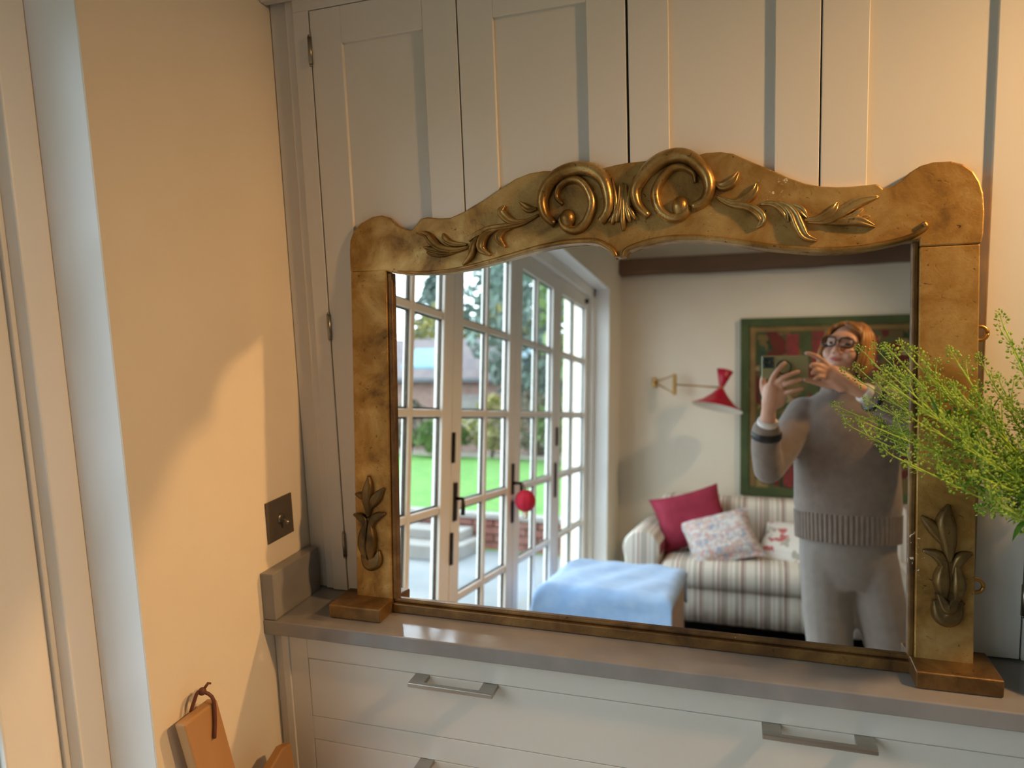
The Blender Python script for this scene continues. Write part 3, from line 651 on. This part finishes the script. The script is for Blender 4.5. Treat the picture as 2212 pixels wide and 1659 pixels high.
# ================================================================== lamps
def spotlight(name, loc, aim, label, watts, color, size):
    t = thing(name, (loc[0], loc[1], ZC), label, 'lamp')
    p = Vector(loc); d = (Vector(aim)-p).normalized(); q = d.to_track_quat('-Z', 'Y')
    MB().lathe([(0, 0), (.045, 0), (.045, -.02), (.0, -.022)], Matrix.Translation((p.x, p.y, ZC))).build('ceiling_plate', M_STEEL, t, True)
    MB().tube([(p.x, p.y, ZC-.02), (p.x, p.y, p.z+.05), p-d*.09], .006, 8).build('stem', M_STEEL, t, True)
    MB().lathe([(0, .12), (.030, .115), (.036, .09), (.042, .012), (.039, .012), (.030, .05), (0, .05)], Matrix.Translation(p) @ q.to_matrix().to_4x4()).build('head', M_STEEL, t, True)
    l = lamp(name+'_light', 'SPOT', loc, watts, color, shadow_soft_size=.05, spot_size=R_(size), spot_blend=1.0)
    l.rotation_euler = q.to_euler(); l.parent = t; l.matrix_parent_inverse = Matrix.Translation(-t.location)
spotlight('ceiling_spotlight', KEY, KEY_AIM, 'warm ceiling spotlight aimed at the mirror, outside the picture', KEY_W, WARM, 92)
spotlight('ceiling_spotlight', SIDE, SIDE_AIM, 'warm ceiling spotlight beside the photographer, outside the picture', SIDE_W, WARM, 62)
spotlight('ceiling_spotlight', ROOM, ROOM_AIM, 'warm ceiling spotlight aimed at the sofa wall, outside the picture', ROOM_W, WARM2, 95)

# ================================================================== sitting area (seen in the mirror)
def soft(mb, name, material, parent, lv=2, bev=.03): return mb.build(name, material, parent, True, bevel=bev, seg=4)
SEQ = [(.10, '#e6dccb'), (.05, '#c4b8a6'), (.08, '#ebe2d3'), (.025, '#a04f52'), (.05, '#e6dccb'), (.16, '#bfb2a1'), (.06, '#e9dfcf'), (.03, '#c9bdab'), (.08, '#ebe2d3'), (.08, '#c7bba9'), (.07, '#e6dccb'), (.025, '#8f3f45'), (.08, '#c2b5a4'), (.11, '#e6dccb')]
M_STRIPE = stripes('sofa_stripe', SEQ, .235, 'X')
sofa = thing('striped_sofa', (.35, -3.45, 0), 'cream and taupe striped sofa with red lines against the rear wall', 'sofa')
SX0, SX1 = -.72, 1.55
def rbox(x0, x1, y0, y1, z0, z1, r, name, material, parent, bulge=0):
    """upholstered block: rounded and slightly puffed"""
    bm = bmesh.new(); bmesh.ops.create_cube(bm, size=1)
    bmesh.ops.scale(bm, vec=(x1-x0, y1-y0, z1-z0), verts=bm.verts)
    bmesh.ops.bevel(bm, geom=bm.edges[:], offset=r, segments=5, profile=.5, affect='EDGES')
    bmesh.ops.subdivide_edges(bm, edges=[e for e in bm.edges if e.calc_length() > .12], cuts=6, use_grid_fill=True)
    cx, cy, cz = (x0+x1)/2, (y0+y1)/2, (z0+z1)/2
    for v in bm.verts:
        if bulge: v.co.z += bulge*max(0, 1-(2*v.co.x/(x1-x0))**2)*max(0, 1-(2*v.co.y/(y1-y0))**2)*(1 if v.co.z > 0 else 0)
        v.co += Vector((cx, cy, cz))
    me = bpy.data.meshes.new(name); bm.to_mesh(me); bm.free(); me.materials.append(material)
    for p in me.polygons: p.use_smooth = True
    o = bpy.data.objects.new(name, me); COL.objects.link(o); attach(o, parent); return o
rbox(SX0+.05, SX1-.05, -3.85, -3.09, .22, .30, .02, 'base', M_STRIPE, sofa)
sk = MB(); nsk = 90
rings = []
for z in (.10, .18, .285):
    r = []
    for i in range(nsk+1):
        x = SX0+.03+(SX1-SX0-.06)*i/nsk; r.append(W3(x, -3.085+.006*math.sin(i*1.9)*(1-(z-.10)/.2), z))
    rings.append(r + [p+Vector((0, -.012, 0)) for p in r[::-1]])
sk.loft(rings); sk.build('skirt', M_STRIPE, sofa, True)
for x in (SX0+.1, SX1-.1):
    for y in (-3.80, -3.14): MB().tube([(x, y, .0125), (x, y, .225)], [.02, .028], 12).build('foot', M_BEAM, sofa, True)
rbox(SX0+.19, SX1-.19, -3.62, -3.045, .285, .445, .07, 'seat_cushion', M_STRIPE, sofa, .03)
rbox(SX0+.12, SX1-.12, -3.86, -3.58, .30, .775, .07, 'backrest', M_STRIPE, sofa)
for xa, xb in ((SX0-.02, SX0+.20), (SX1-.20, SX1+.02)):
    xm = (xa+xb)/2
    a = MB(); prof = []
    for k in range(19):
        q = math.pi*(-.15+1.3*k/18); prof.append((xm+.115*math.cos(q), .50+.115*math.sin(q)))
    prof = [(xm+.085, .10)] + prof + [(xm-.085, .10)]
    a.prism(prof, -3.86, -3.07, lambda p, q, c: W3(p, c, q)); a.build('arm', M_STRIPE, sofa, True, bevel=.02, seg=3)
def cushion(name, label, c, w_, h_, d_, M, material):
    n = 16; v = []; f = []
    for sgn in (1, -1):
        for i in range(n+1):
            for j in range(n+1):
                a, b_ = 2*i/n-1, 2*j/n-1
                pinch = 1 - .10*(1-a*a)*(abs(b_)**3) ; pinch2 = 1 - .10*(1-b_*b_)*(abs(a)**3)
                th = d_*((1-a**4)*(1-b_**4))**.55
                v.append(M @ Vector((a*w_/2*pinch2, sgn*th/2, b_*h_/2*pinch)) + Vector(c))
    m_ = (n+1)**2
    for s_ in (0, 1):
        for i in range(n):
            for j in range(n):
                q = (s_*m_+i*(n+1)+j, s_*m_+(i+1)*(n+1)+j, s_*m_+(i+1)*(n+1)+j+1, s_*m_+i*(n+1)+j+1); f.append(q if s_ else q[::-1])
    mb = MB().add(v, f); me = mb.build(name, material, None, True)
    bm = bmesh.new(); bm.from_mesh(me.data); bmesh.ops.remove_doubles(bm, verts=bm.verts, dist=.0006); bm.to_mesh(me.data); bm.free()
    return tag(me, label, 'cushion', 'cushions on the sofa')
M_REDC = mat('crimson_cloth', '#96243c', '#a12c44', 20, .8, bump=.2, bscale=200)
M_PRINT = blotch('paisley_print', ['#ddd5cc', '#cfa79d', '#dcd5ce', '#a3a9b6', '#e0d9d1', '#cdb29f', '#c4bfbd', '#d2aaa0'], 46)
M_FLORAL = blotch('sprig_print', ['#ece5da', '#ece5da', '#ece5da', '#c9736f', '#ece5da', '#ece5da', '#b9b3a0', '#ece5da'], 26)
RX = lambda a: Matrix.Rotation(R_(a), 3, 'X'); RY = lambda a: Matrix.Rotation(R_(a), 3, 'Y'); RZ = lambda a: Matrix.Rotation(R_(a), 3, 'Z')
cushion('red_cushion', 'plain crimson cushion in the sofa corner', (-.365, -3.43, .655), .46, .36, .15, RZ(-12) @ RX(18) @ RY(-16), M_REDC)
cushion('printed_cushion', 'patterned cushion in pink and grey leaning on the red cushion', (-.175, -3.27, .565), .44, .36, .15, RZ(6) @ RX(42) @ RY(-22), M_PRINT)
cushion('floral_cushion', 'white cushion with small red flowers lying beside the patterned one', (.26, -3.36, .545), .44, .36, .14, RZ(10) @ RX(62) @ RY(6), M_FLORAL)

ot = thing('upholstered_ottoman', (-.65, -2.35, 0), 'tan upholstered ottoman under a blue throw', 'ottoman')
M_TAN = mat('tan_velvet', '#a27c5a', '#8d6848', 9, .8, sheen=.3)
rbox(-.965, -.335, -2.72, -2.02, .06, .475, .06, 'body', M_TAN, ot)
for x in (-.92, -.38):
    for y in (-2.67, -2.07): MB().tube([(x, y, 0), (x, y, .07)], [.018, .024], 12).build('foot', M_BEAM, ot, True)
M_THROW = mat('blue_throw', '#93b9e6', '#a6c8ee', 14, .9, bump=.5, bscale=90, sheen=.4)
v = []; f = []; nu, nv = 44, 40
for i in range(nu+1):
    for j in range(nv+1):
        a = -.46 + .80*i/nu; b_ = -.52 + 1.02*j/nv           # cloth coordinates from the ottoman centre
        x, y, z = a, b_, .484
        hx, hy, rr = .325, .36, .05
        def fold(q, h_):
            s_ = 1 if q > 0 else -1; q = abs(q)
            if q < h_-rr: return q*s_, 0
            u = (q-(h_-rr)); ang = u/rr
            if ang < math.pi/2: return s_*(h_-rr+rr*math.sin(ang)), rr*(1-math.cos(ang))
            return s_*(h_ + .012*math.sin(9*(a+b_))), rr + (u-rr*math.pi/2)
        X, d1 = fold(a, hx); Y, d2 = fold(b_, hy)
        Z = z - max(d1, d2) - .15*min(d1, d2) + .003*math.sin(23*a+4*b_)*math.cos(17*b_)
        k = 1 + .012*(max(d1, d2)/.2)
        v.append(W3(-.65 + X*k, -2.37 + Y*k, Z + .004*math.sin(31*a+11*b_)))
for i in range(nu):
    for j in range(nv): q = i*(nv+1)+j; f.append((q, q+nv+1, q+nv+2, q+1))
tag(MB().add(v, f).build('blue_throw', M_THROW, None, True, mods=[('SOLIDIFY', D_(thickness=.008, offset=1))]), 'pale blue woven throw draped over the ottoman', 'throw')

# ---- wall lamp
wlp = thing('swing_arm_wall_lamp', (-.67, YR, 1.55), 'red double cone wall lamp on a brass swing arm beside the painting', 'lamp')
MB().box(-.685, -.653, YR, YR+.03, 1.515, 1.585).build('wall_mount', M_BRASS, wlp, bevel=.004)
for zz in (1.600, 1.470): MB().tube([(-.669, -3.87, 1.55), (-.516, -3.78, zz)], .004, 8).build('bracket_rod', M_BRASS, wlp, True)
MB().box(-.528, -.502, -3.795, -3.768, 1.459, 1.606).build('pivot_bar', M_BRASS, wlp, bevel=.003)
MB().tube([(-.515, -3.78, 1.532), (-.20, -3.62, 1.506)], .005, 8).build('arm', M_BRASS, wlp, True)
ax = (Vector((-.170, -3.60, 1.620)) - Vector((-.222, -3.56, 1.352))).normalized(); q_ = ax.to_track_quat('Z', 'Y').to_matrix().to_4x4()
Mh = Matrix.Translation((-.192, -3.598, 1.502)) @ q_
MB().lathe([(.014, .0), (.030, .05), (.054, .120), (.051, .120), (.027, .05), (.011, .0)], Mh).build('upper_shade', M_RED, wlp, True)
MB().lathe([(.0, .012), (.016, .010), (.016, -.012), (.0, -.012)], Mh).build('knuckle', M_BRASS, wlp, True)
MB().lathe([(.014, .0), (.055, -.052), (.105, -.098), (.163, -.132), (.166, -.136)], Mh, 40).build('lower_shade', M_RED, wlp, True)
MB().lathe([(.010, -.006), (.052, -.055), (.102, -.101), (.162, -.136), (.166, -.1365)], Mh, 40).build('shade_lining', M_CREAM, wlp, True)

# ---- painting
pt = thing('abstract_painting', (.52, YR, .78), 'large abstract painting in green, ochre and red on the rear wall', 'painting')
M_PFR = mat('painted_green_edge', '#35431d', '#4a5628', 6, .7)
M_POC = mat('painted_ochre_edge', '#6f5629', '#866837', 9, .7)
M_CANV = blotch('painted_canvas', ['#424c2a', '#6e5a30', '#5e2a22', '#565331', '#8a7448', '#2f3d24', '#6f5a35', '#66281f', '#8f7f5c', '#4a5030', '#5f4f2e', '#3f4a2c'], 15)
PX0, PX1, PZ0, PZ1 = -.077, 1.13, .776, 1.995
MB().box(PX0+.05, PX1-.05, YR+.004, YR+.030, PZ0+.05, PZ1-.05).build('canvas', M_CANV, pt)
for a in ((PX0, PX0+.058, PZ0, PZ1), (PX1-.058, PX1, PZ0, PZ1), (PX0+.058, PX1-.058, PZ1-.058, PZ1), (PX0+.058, PX1-.058, PZ0, PZ0+.058)):
    MB().box(a[0], a[1], YR+.002, YR+.042, a[2], a[3]).build('border', M_PFR, pt, bevel=.003)
for a in ((PX0+.062, PX0+.10, PZ0+.06, PZ1-.06), (PX0+.10, PX1-.10, PZ1-.095, PZ1-.062)):
    MB().box(a[0], a[1], YR+.028, YR+.036, a[2], a[3]).build('inner_band', M_POC, pt, bevel=.002)
# painted strips and patches inside (low relief impasto)
M_PR = mat('painted_red', '#5c2a20', '#8c2622', 34, .7); M_PG = mat('painted_dark_green', '#23381f', '#3b5230', 12, .7); M_PC = mat('painted_cream', '#8a7852', '#5f5a34', 34, .7)
for (a, b_, c, d, mm) in ((.05, .085, 1.42, 1.80, M_PG), (.10, .16, 1.48, 1.70, M_PC), (.22, .30, 1.66, 1.88, M_PR), (.38, .46, 1.62, 1.90, M_PR), (.02, .42, 1.235, 1.275, M_PG), (.08, .20, 1.02, 1.16, M_PC), (.10, .14, .86, 1.0, M_PG), (.20, .26, .84, 1.02, M_PR), (.70, .78, 1.60, 1.86, M_PR), (.30, .36, .90, 1.10, M_POC)):
    MB().box(a, b_, YR+.030, YR+.033, c, d).build('paint_patch', mm, pt, bevel=.001)

# ---- red ball hung on the door handle
rb = thing('hanging_red_ball', (-.99, -1.872, .90), 'round red felt ball ornament hanging on the garden door', 'ornament')
mb = MB(); n = 28; v = []; rings = []
for i in range(1, 14):
    a = math.pi*i/14; r = []
    for k in range(n):
        q = 2*math.pi*k/n; rad = .048*(1+.05*math.cos(q*8)); r.append(W3(-.985+rad*math.sin(a)*math.cos(q), -1.875+rad*math.sin(a)*math.sin(q), .905+.052*math.cos(a)))
    rings.append(r)
mb.loft(rings); mb.build('ball', M_REDC if False else mat('red_felt', '#b5132f', '#c21c38', 30, .8, bump=.3), rb, True)
MB().tube([(-.985, -1.875, .955), (-.995, -1.878, .975), (-1.006, -1.880, .992)], .0025, 6).build('cord', M_LEATHER, rb, True)
MB().lathe([(0, 0), (.012, .002), (.016, -.02), (.010, -.034), (0, -.034)], Matrix.Translation((-.985, -1.875, .857))).build('tassel', M_CREAM, rb, True)

# ================================================================== the photographer (seen in the mirror)
M_SKIN = mat('skin', '#c99a82', '#cfa28b', 20, .5)
M_KNIT = mat('taupe_knit', '#7d7067', '#877a70', 30, .95, bump=.6, bscale=240, sheen=.3)
M_TROU = mat('grey_jersey', '#857d76', '#8c847d', 30, .9, bump=.3, bscale=260, sheen=.2)
M_HAIR = mat('auburn_hair', '#805226', '#c08a48', 26, .40, stretch=(1, 1, .2))
M_LIP = mat('lips', '#b0625c', '#b86a63', 20, .45)
M_EYE = mat('eye_dark', '#3a2c24', '#4a3a30', 20, .2)
M_BLACK = mat('black_plastic', '#18181b', '#1d1d20', 20, .35)
M_SHIRT = mat('white_cuff', '#d7d4ce', '#dedbd6', 20, .8)
M_SHOE = mat('dark_shoe', '#221f1d', '#2a2624', 10, .5)
M_PHONE = mat('phone_case', '#8b8a63', '#94936d', 12, .35)
M_TEAL = mat('phone_camera_teal', '#1f3b3c', '#27484a', 12, .3)
ps = thing('person', (.35, -1.62, 0), 'person in taupe turtleneck jumper and grey trousers holding up a phone', 'person')
HC = Vector((.340, -1.600, 1.552)); HM = Matrix.Translation(HC) @ Matrix.Rotation(R_(24), 4, 'Z') @ Matrix.Rotation(R_(14), 4, 'X') @ Matrix.Rotation(R_(9), 4, 'Y') @ Matrix.Scale(.90, 4)
bd_ = MB()
bd_.ell((0, -.012, .030), (.074, .094, .094), HM); bd_.ell((0, .028, -.040), (.056, .062, .064), HM); bd_.ell((0, .060, -.086), (.026, .024, .022), HM)
bd_.ell((0, .060, .030), (.060, .032, .045), HM)
for s_ in (-1, 1):
    bd_.ell((s_*.036, .056, -.022), (.030, .032, .032), HM); bd_.ell((s_*.076, -.008, .002), (.010, .018, .030), HM); bd_.ell((s_*.012, .097, -.024), (.009, .010, .008), HM)
bd_.capsule([HM @ Vector((0, .088, .022)), HM @ Vector((0, .104, -.018))], [.0085*.9, .0125*.9])
neck = HM @ Vector((0, -.02, -.05)); bd_.capsule([neck, (.325, -1.630, 1.42), (.33, -1.635, 1.33)], [.050, .050, .060])
bd_.ell((.335, -1.635, 1.20), (.145, .085, .20)); bd_.ell((.345, -1.635, .95), (.150, .095, .16))
for sx in (.275, .475): bd_.capsule([(.345+(sx-.345)*.7, -1.635, .86), (sx, -1.62, .48), (sx, -1.635, .08)], [.07, .048, .036])
# arms: (person's left arm on the small-x side)
bd_.capsule([(.19, -1.630, 1.335), (.070, -1.475, 1.125), (.066, -1.372, 1.285), (.070, -1.352, 1.335)], [.046, .040, .028, .025])
bd_.capsule([(.47, -1.630, 1.335), (.590, -1.490, 1.305), (.400, -1.375, 1.385), (.348, -1.355, 1.412)], [.046, .040, .028, .025])
def finger(pts, r0, r1):
    P = spline(pts, 7); bd_.capsule(P, [r0+(r1-r0)*i/6 for i in range(7)], 10)
# left hand: palm and five fingers spread over the back of the phone
bd_.capsule([(.070, -1.350, 1.335), (.076, -1.338, 1.365), (.082, -1.330, 1.405)], [.024, .031, .030])
bd_.capsule([(.100, -1.340, 1.365), (.106, -1.330, 1.395)], [.022, .022])
finger([(.072, -1.325, 1.418), (.084, -1.302, 1.452), (.104, -1.295, 1.480), (.120, -1.300, 1.498)], .0098, .0076)
finger([(.090, -1.322, 1.422), (.112, -1.298, 1.446), (.140, -1.294, 1.458), (.163, -1.300, 1.468)], .0100, .0076)
finger([(.102, -1.325, 1.412), (.126, -1.300, 1.426), (.150, -1.296, 1.434), (.172, -1.302, 1.442)], .0096, .0074)
finger([(.112, -1.330, 1.392), (.134, -1.308, 1.400), (.155, -1.304, 1.405), (.176, -1.308, 1.410)], .0086, .0066)
finger([(.066, -1.350, 1.365), (.052, -1.352, 1.405), (.050, -1.342, 1.440), (.060, -1.334, 1.466)], .0120, .0090)
# right hand: index along the top edge, thumb under the lower corner
bd_.capsule([(.348, -1.355, 1.412), (.312, -1.348, 1.436), (.276, -1.342, 1.462)], [.025, .031, .029])
bd_.capsule([(.300, -1.340, 1.420), (.272, -1.335, 1.440)], [.022, .021])
finger([(.266, -1.340, 1.482), (.238, -1.328, 1.508), (.212, -1.318, 1.524), (.190, -1.316, 1.531)], .0100, .0078)
finger([(.258, -1.335, 1.472), (.230, -1.318, 1.488), (.212, -1.306, 1.492), (.203, -1.300, 1.487)], .0100, .0078)
finger([(.254, -1.332, 1.460), (.230, -1.312, 1.470), (.214, -1.302, 1.470), (.206, -1.300, 1.462)], .0096, .0075)
finger([(.256, -1.330, 1.446), (.236, -1.312, 1.450), (.222, -1.304, 1.448), (.214, -1.302, 1.442)], .0086, .0068)
finger([(.290, -1.345, 1.420), (.250, -1.336, 1.424), (.216, -1.328, 1.434), (.188, -1.324, 1.441)], .0125, .0090)
bd_.build('body', M_SKIN, ps, True, mods=[('REMESH', D_(mode='VOXEL', voxel_size=.0045, use_smooth_shade=True)), ('SMOOTH', D_(factor=.5, iterations=3))])
for s_ in (-1, 1):
    MB().ell((s_*.031, .080, .016), (.0125, .008, .0075), HM).build('eye', M_EYE, ps, True)
    MB().capsule([HM @ Vector((s_*.046, .080, .040)), HM @ Vector((s_*.030, .092, .044)), HM @ Vector((s_*.016, .092, .040))], [.002, .003, .002], 8).build('eyebrow', M_HAIR, ps, True)
MB().ell((0, .088, -.053), (.022, .010, .0075), HM).build('lips', M_LIP, ps, True)
# jumper
def oval(c, a, b_, z, n=40, wob=0, ph=0): return [W3(c[0]+a*math.cos(2*math.pi*k/n), c[1]+b_*math.sin(2*math.pi*k/n)*(1+wob*math.sin(5*2*math.pi*k/n+ph)), z) for k in range(n)]
jm = MB()
jm.loft([oval((.347, -1.625), .172, .120, .935), oval((.347, -1.625), .184, .130, .99), oval((.345, -1.625), .182, .128, 1.08), oval((.342, -1.625), .180, .124, 1.18), oval((.338, -1.628), .182, .116, 1.27), oval((.334, -1.630), .170, .100, 1.335), oval((.330, -1.632), .120, .078, 1.385), oval((.328, -1.628), .074, .066, 1.41), oval((.326, -1.624), .062, .060, 1.445), oval((.326, -1.622), .060, .058, 1.462)])
jm.capsule([(.200, -1.630, 1.325), (.120, -1.54, 1.20), (.072, -1.470, 1.125)], [.068, .062, .054]); jm.capsule([(.072, -1.470, 1.125), (.062, -1.42, 1.20), (.062, -1.385, 1.262)], [.054, .052, .050])
jm.capsule([(.462, -1.630, 1.325), (.53, -1.56, 1.315), (.590, -1.490, 1.300)], [.070, .064, .056]); jm.capsule([(.590, -1.490, 1.300), (.500, -1.43, 1.345), (.415, -1.382, 1.378)], [.056, .056, .052])
jm.build('jumper', M_KNIT, ps, True, mods=[('REMESH', D_(mode='VOXEL', voxel_size=.008, use_smooth_shade=True)), ('SMOOTH', D_(factor=.6, iterations=6))])
def ribs(c, a, b_, z0, z1, n, dep, sh=0):
    mb_ = MB(); rr = []
    for iz in range(7):
        z = z0+(z1-z0)*iz/6; k2 = 1 - sh*(1-iz/6)
        rr.append([W3(c[0]+(a*k2+dep*(k % 4 in (0, 1)))*math.cos(2*math.pi*k/n), c[1]+(b_*k2+dep*(k % 4 in (0, 1)))*math.sin(2*math.pi*k/n), z) for k in range(n)])
    return mb_.loft(rr)
ribs((.347, -1.625), .180, .126, .868, .968, 260, .004, .02).build('ribbed_hem', M_KNIT, ps)
ribs((.327, -1.624), .064, .062, 1.405, 1.470, 120, .003).build('turtleneck_collar', M_KNIT, ps)
for a_, b2 in (((.460, -1.408, 1.362), (.404, -1.376, 1.384)),):
    pass
# trousers
tr = MB()
tr.loft([oval((.347, -1.625), .140, .100, .70), oval((.347, -1.625), .160, .112, .78), oval((.347, -1.625), .166, .114, .86), oval((.347, -1.625), .160, .108, .93)])
tr.capsule([(.272, -1.622, .82), (.278, -1.610, .62), (.286, -1.605, .47), (.290, -1.625, .10)], [.092, .088, .080, .074]); tr.capsule([(.422, -1.622, .82), (.455, -1.610, .62), (.485, -1.605, .47), (.495, -1.625, .10)], [.092, .088, .080, .074])
tr.build('trousers', M_TROU, ps, True, mods=[('REMESH', D_(mode='VOXEL', voxel_size=.009, use_smooth_shade=True)), ('SMOOTH', D_(factor=.5, iterations=5))])
for x in (.288, .495):
    sh = MB(); sh.capsule([(x, -1.66, .045), (x, -1.58, .042), (x, -1.49, .034)], [.042, .044, .033]); sh.build('shoe', M_SHOE, ps, True)
# cuffs and bands at the wrists
def band(name, material, a, b_, r):
    return MB().tube(spline([a, Vector(a).lerp(Vector(b_), .5), b_], 6), [r*.96, r, r, r, r, r*.96], 18).build(name, material, ps, True)
band('white_cuff', M_SHIRT, (.063, -1.380, 1.268), (.068, -1.362, 1.300), .036); band('wrist_band', M_BLACK, (.063, -1.392, 1.238), (.064, -1.383, 1.262), .052)
band('white_cuff', M_SHIRT, (.386, -1.370, 1.392), (.366, -1.362, 1.403), .034); band('wrist_band', M_BLACK, (.408, -1.380, 1.380), (.396, -1.374, 1.387), .052)
MB().tube([Vector((.118, -1.3075, 1.4205))+Vector((.35, .0, -.6)).normalized()*.0001+Matrix.Rotation(2*math.pi*k/14, 3, Vector((.024, .025, .014)).normalized()) @ (Vector((.024, .025, .014)).orthogonal().normalized()*.0102) for k in range(15)], .0016, 6).build('ring', M_BRASS, ps, True)
# hair: a chin-length bob of strands from a side parting
hr = MB()
cap = MB()
def hp(az, el, k=1.0):
    return Vector((.082*k*math.sin(az)*math.cos(el), -.014+.100*k*math.cos(az)*math.cos(el), .032+.100*k*math.sin(el)))
for i in range(230):
    az = R_(random.uniform(52, 308)); part = hp(R_(random.choice((-60, -100, 150, 60))), R_(random.uniform(72, 86)), 1.02); k = random.uniform(1.02, 1.12)
    low = random.uniform(-.062, -.088) if abs(math.degrees(az)-180) > 70 else random.uniform(-.06, -.085)
    if math.degrees(az) < 80 or math.degrees(az) > 280: el0 = random.uniform(18, 34)
    else: el0 = 45
    p1 = hp(az, R_(el0+22), k); p2 = hp(az, R_(el0-16), k*1.03); p3 = hp(az, R_(-8), k*1.05); p4 = Vector((p3.x*1.06, p3.y*1.02, -.035)); p5 = Vector((p3.x*.90, p3.y*.88+random.uniform(-.006, .006), low))
    P = [HM @ q for q in spline([part, p1, p2, p3, p4, p5], 14)]
    hr.tube(P, [.0035+.0045*math.sin(math.pi*(j+.6)/14.5) for j in range(14)], 5)
for i in range(40):
    az = R_(random.uniform(-58, 58)); k = random.uniform(1.0, 1.06)
    sgn = 1 if az > -.35 else -1
    part = hp(R_(-25), R_(72), 1.03); p1 = hp(az*.7, R_(58), k); p2 = hp(az*.9+sgn*.3, R_(44), k*1.03); p3 = hp(az*.5+sgn*1.0, R_(22), k*1.05); p4 = hp(sgn*1.35, R_(-10), k*1.06)
    P = [HM @ q for q in spline([part, p1, p2, p3, p4], 12)]
    hr.tube(P, [.003+.004*math.sin(math.pi*(j+.6)/12.5) for j in range(12)], 5)
hr.ell((0, -.026, .040), (.080, .092, .094), HM)
hr.build('hair', M_HAIR, ps, True)
gl = thing('eyeglasses', HM @ Vector((0, .10, .016)), 'dark rimmed eyeglasses worn by the reflected person', 'glasses')
for s_ in (-1, 1):
    pts = []
    for k in range(21):
        q = 2*math.pi*k/20; cx, cz = math.cos(q), math.sin(q)
        ex = math.copysign(abs(cx)**.6, cx)*.027; ez = math.copysign(abs(cz)**.6, cz)*.020
        pts.append(HM @ Vector((s_*.034+ex, .108-.10*abs(s_*.034+ex)**1.2*1.4, .014+ez)))
    MB().tube(pts, .0030, 6).build('rim', M_BLACK, gl, True)
    ctr = HM @ Vector((s_*.034, .104, .014)); MB().add(pts[:20] + [ctr], [(k, (k+1) % 20, 20) for k in range(20)]).build('lens', M_LENS, gl, True, mods=[('SOLIDIFY', D_(thickness=.0012))])
    MB().tube([HM @ Vector((s_*.061, .096, .022)), HM @ Vector((s_*.078, .07, .022)), HM @ Vector((s_*.081, -.01, .018))], .0025, 6).build('temple', M_BLACK, gl, True)
MB().tube([HM @ Vector((-.008, .107, .018)), HM @ Vector((0, .112, .021)), HM @ Vector((.008, .107, .018))], .0025, 6).build('bridge', M_BLACK, gl, True)
ph = thing('mobile_phone', (.122, -1.314, 1.446), 'mobile phone in an olive case held sideways by the reflected person', 'phone')
rbx = MB().box(.046, .196, -1.319, -1.3105, 1.446, 1.523); rbx.build('case', M_PHONE, ph, bevel=.003, seg=3)
MB().box(.049, .193, -1.3200, -1.3188, 1.449, 1.520).build('screen', M_BLACK, ph, bevel=.0005)
MB().box(.050, .086, -1.3107, -1.3075, 1.480, 1.519).build('camera_block', M_TEAL, ph, bevel=.002, seg=3)
for cx, cz in ((.059, 1.510), (.059, 1.490), (.077, 1.500)): MB().lathe([(0, .0035), (.0065, .0035), (.0075, .0), (.0, .0)], Matrix.Translation((cx, -1.3076, cz)) @ Matrix.Rotation(R_(-90), 4, 'X'), 18).build('lens', M_BLACK, ph, True)
MB().tube([W3(.118+.023*math.cos(2*math.pi*k/28), -1.3100, 1.483+.023*math.sin(2*math.pi*k/28)) for k in range(29)], .0022, 6).build('ring_mark', M_TEAL, ph, True)
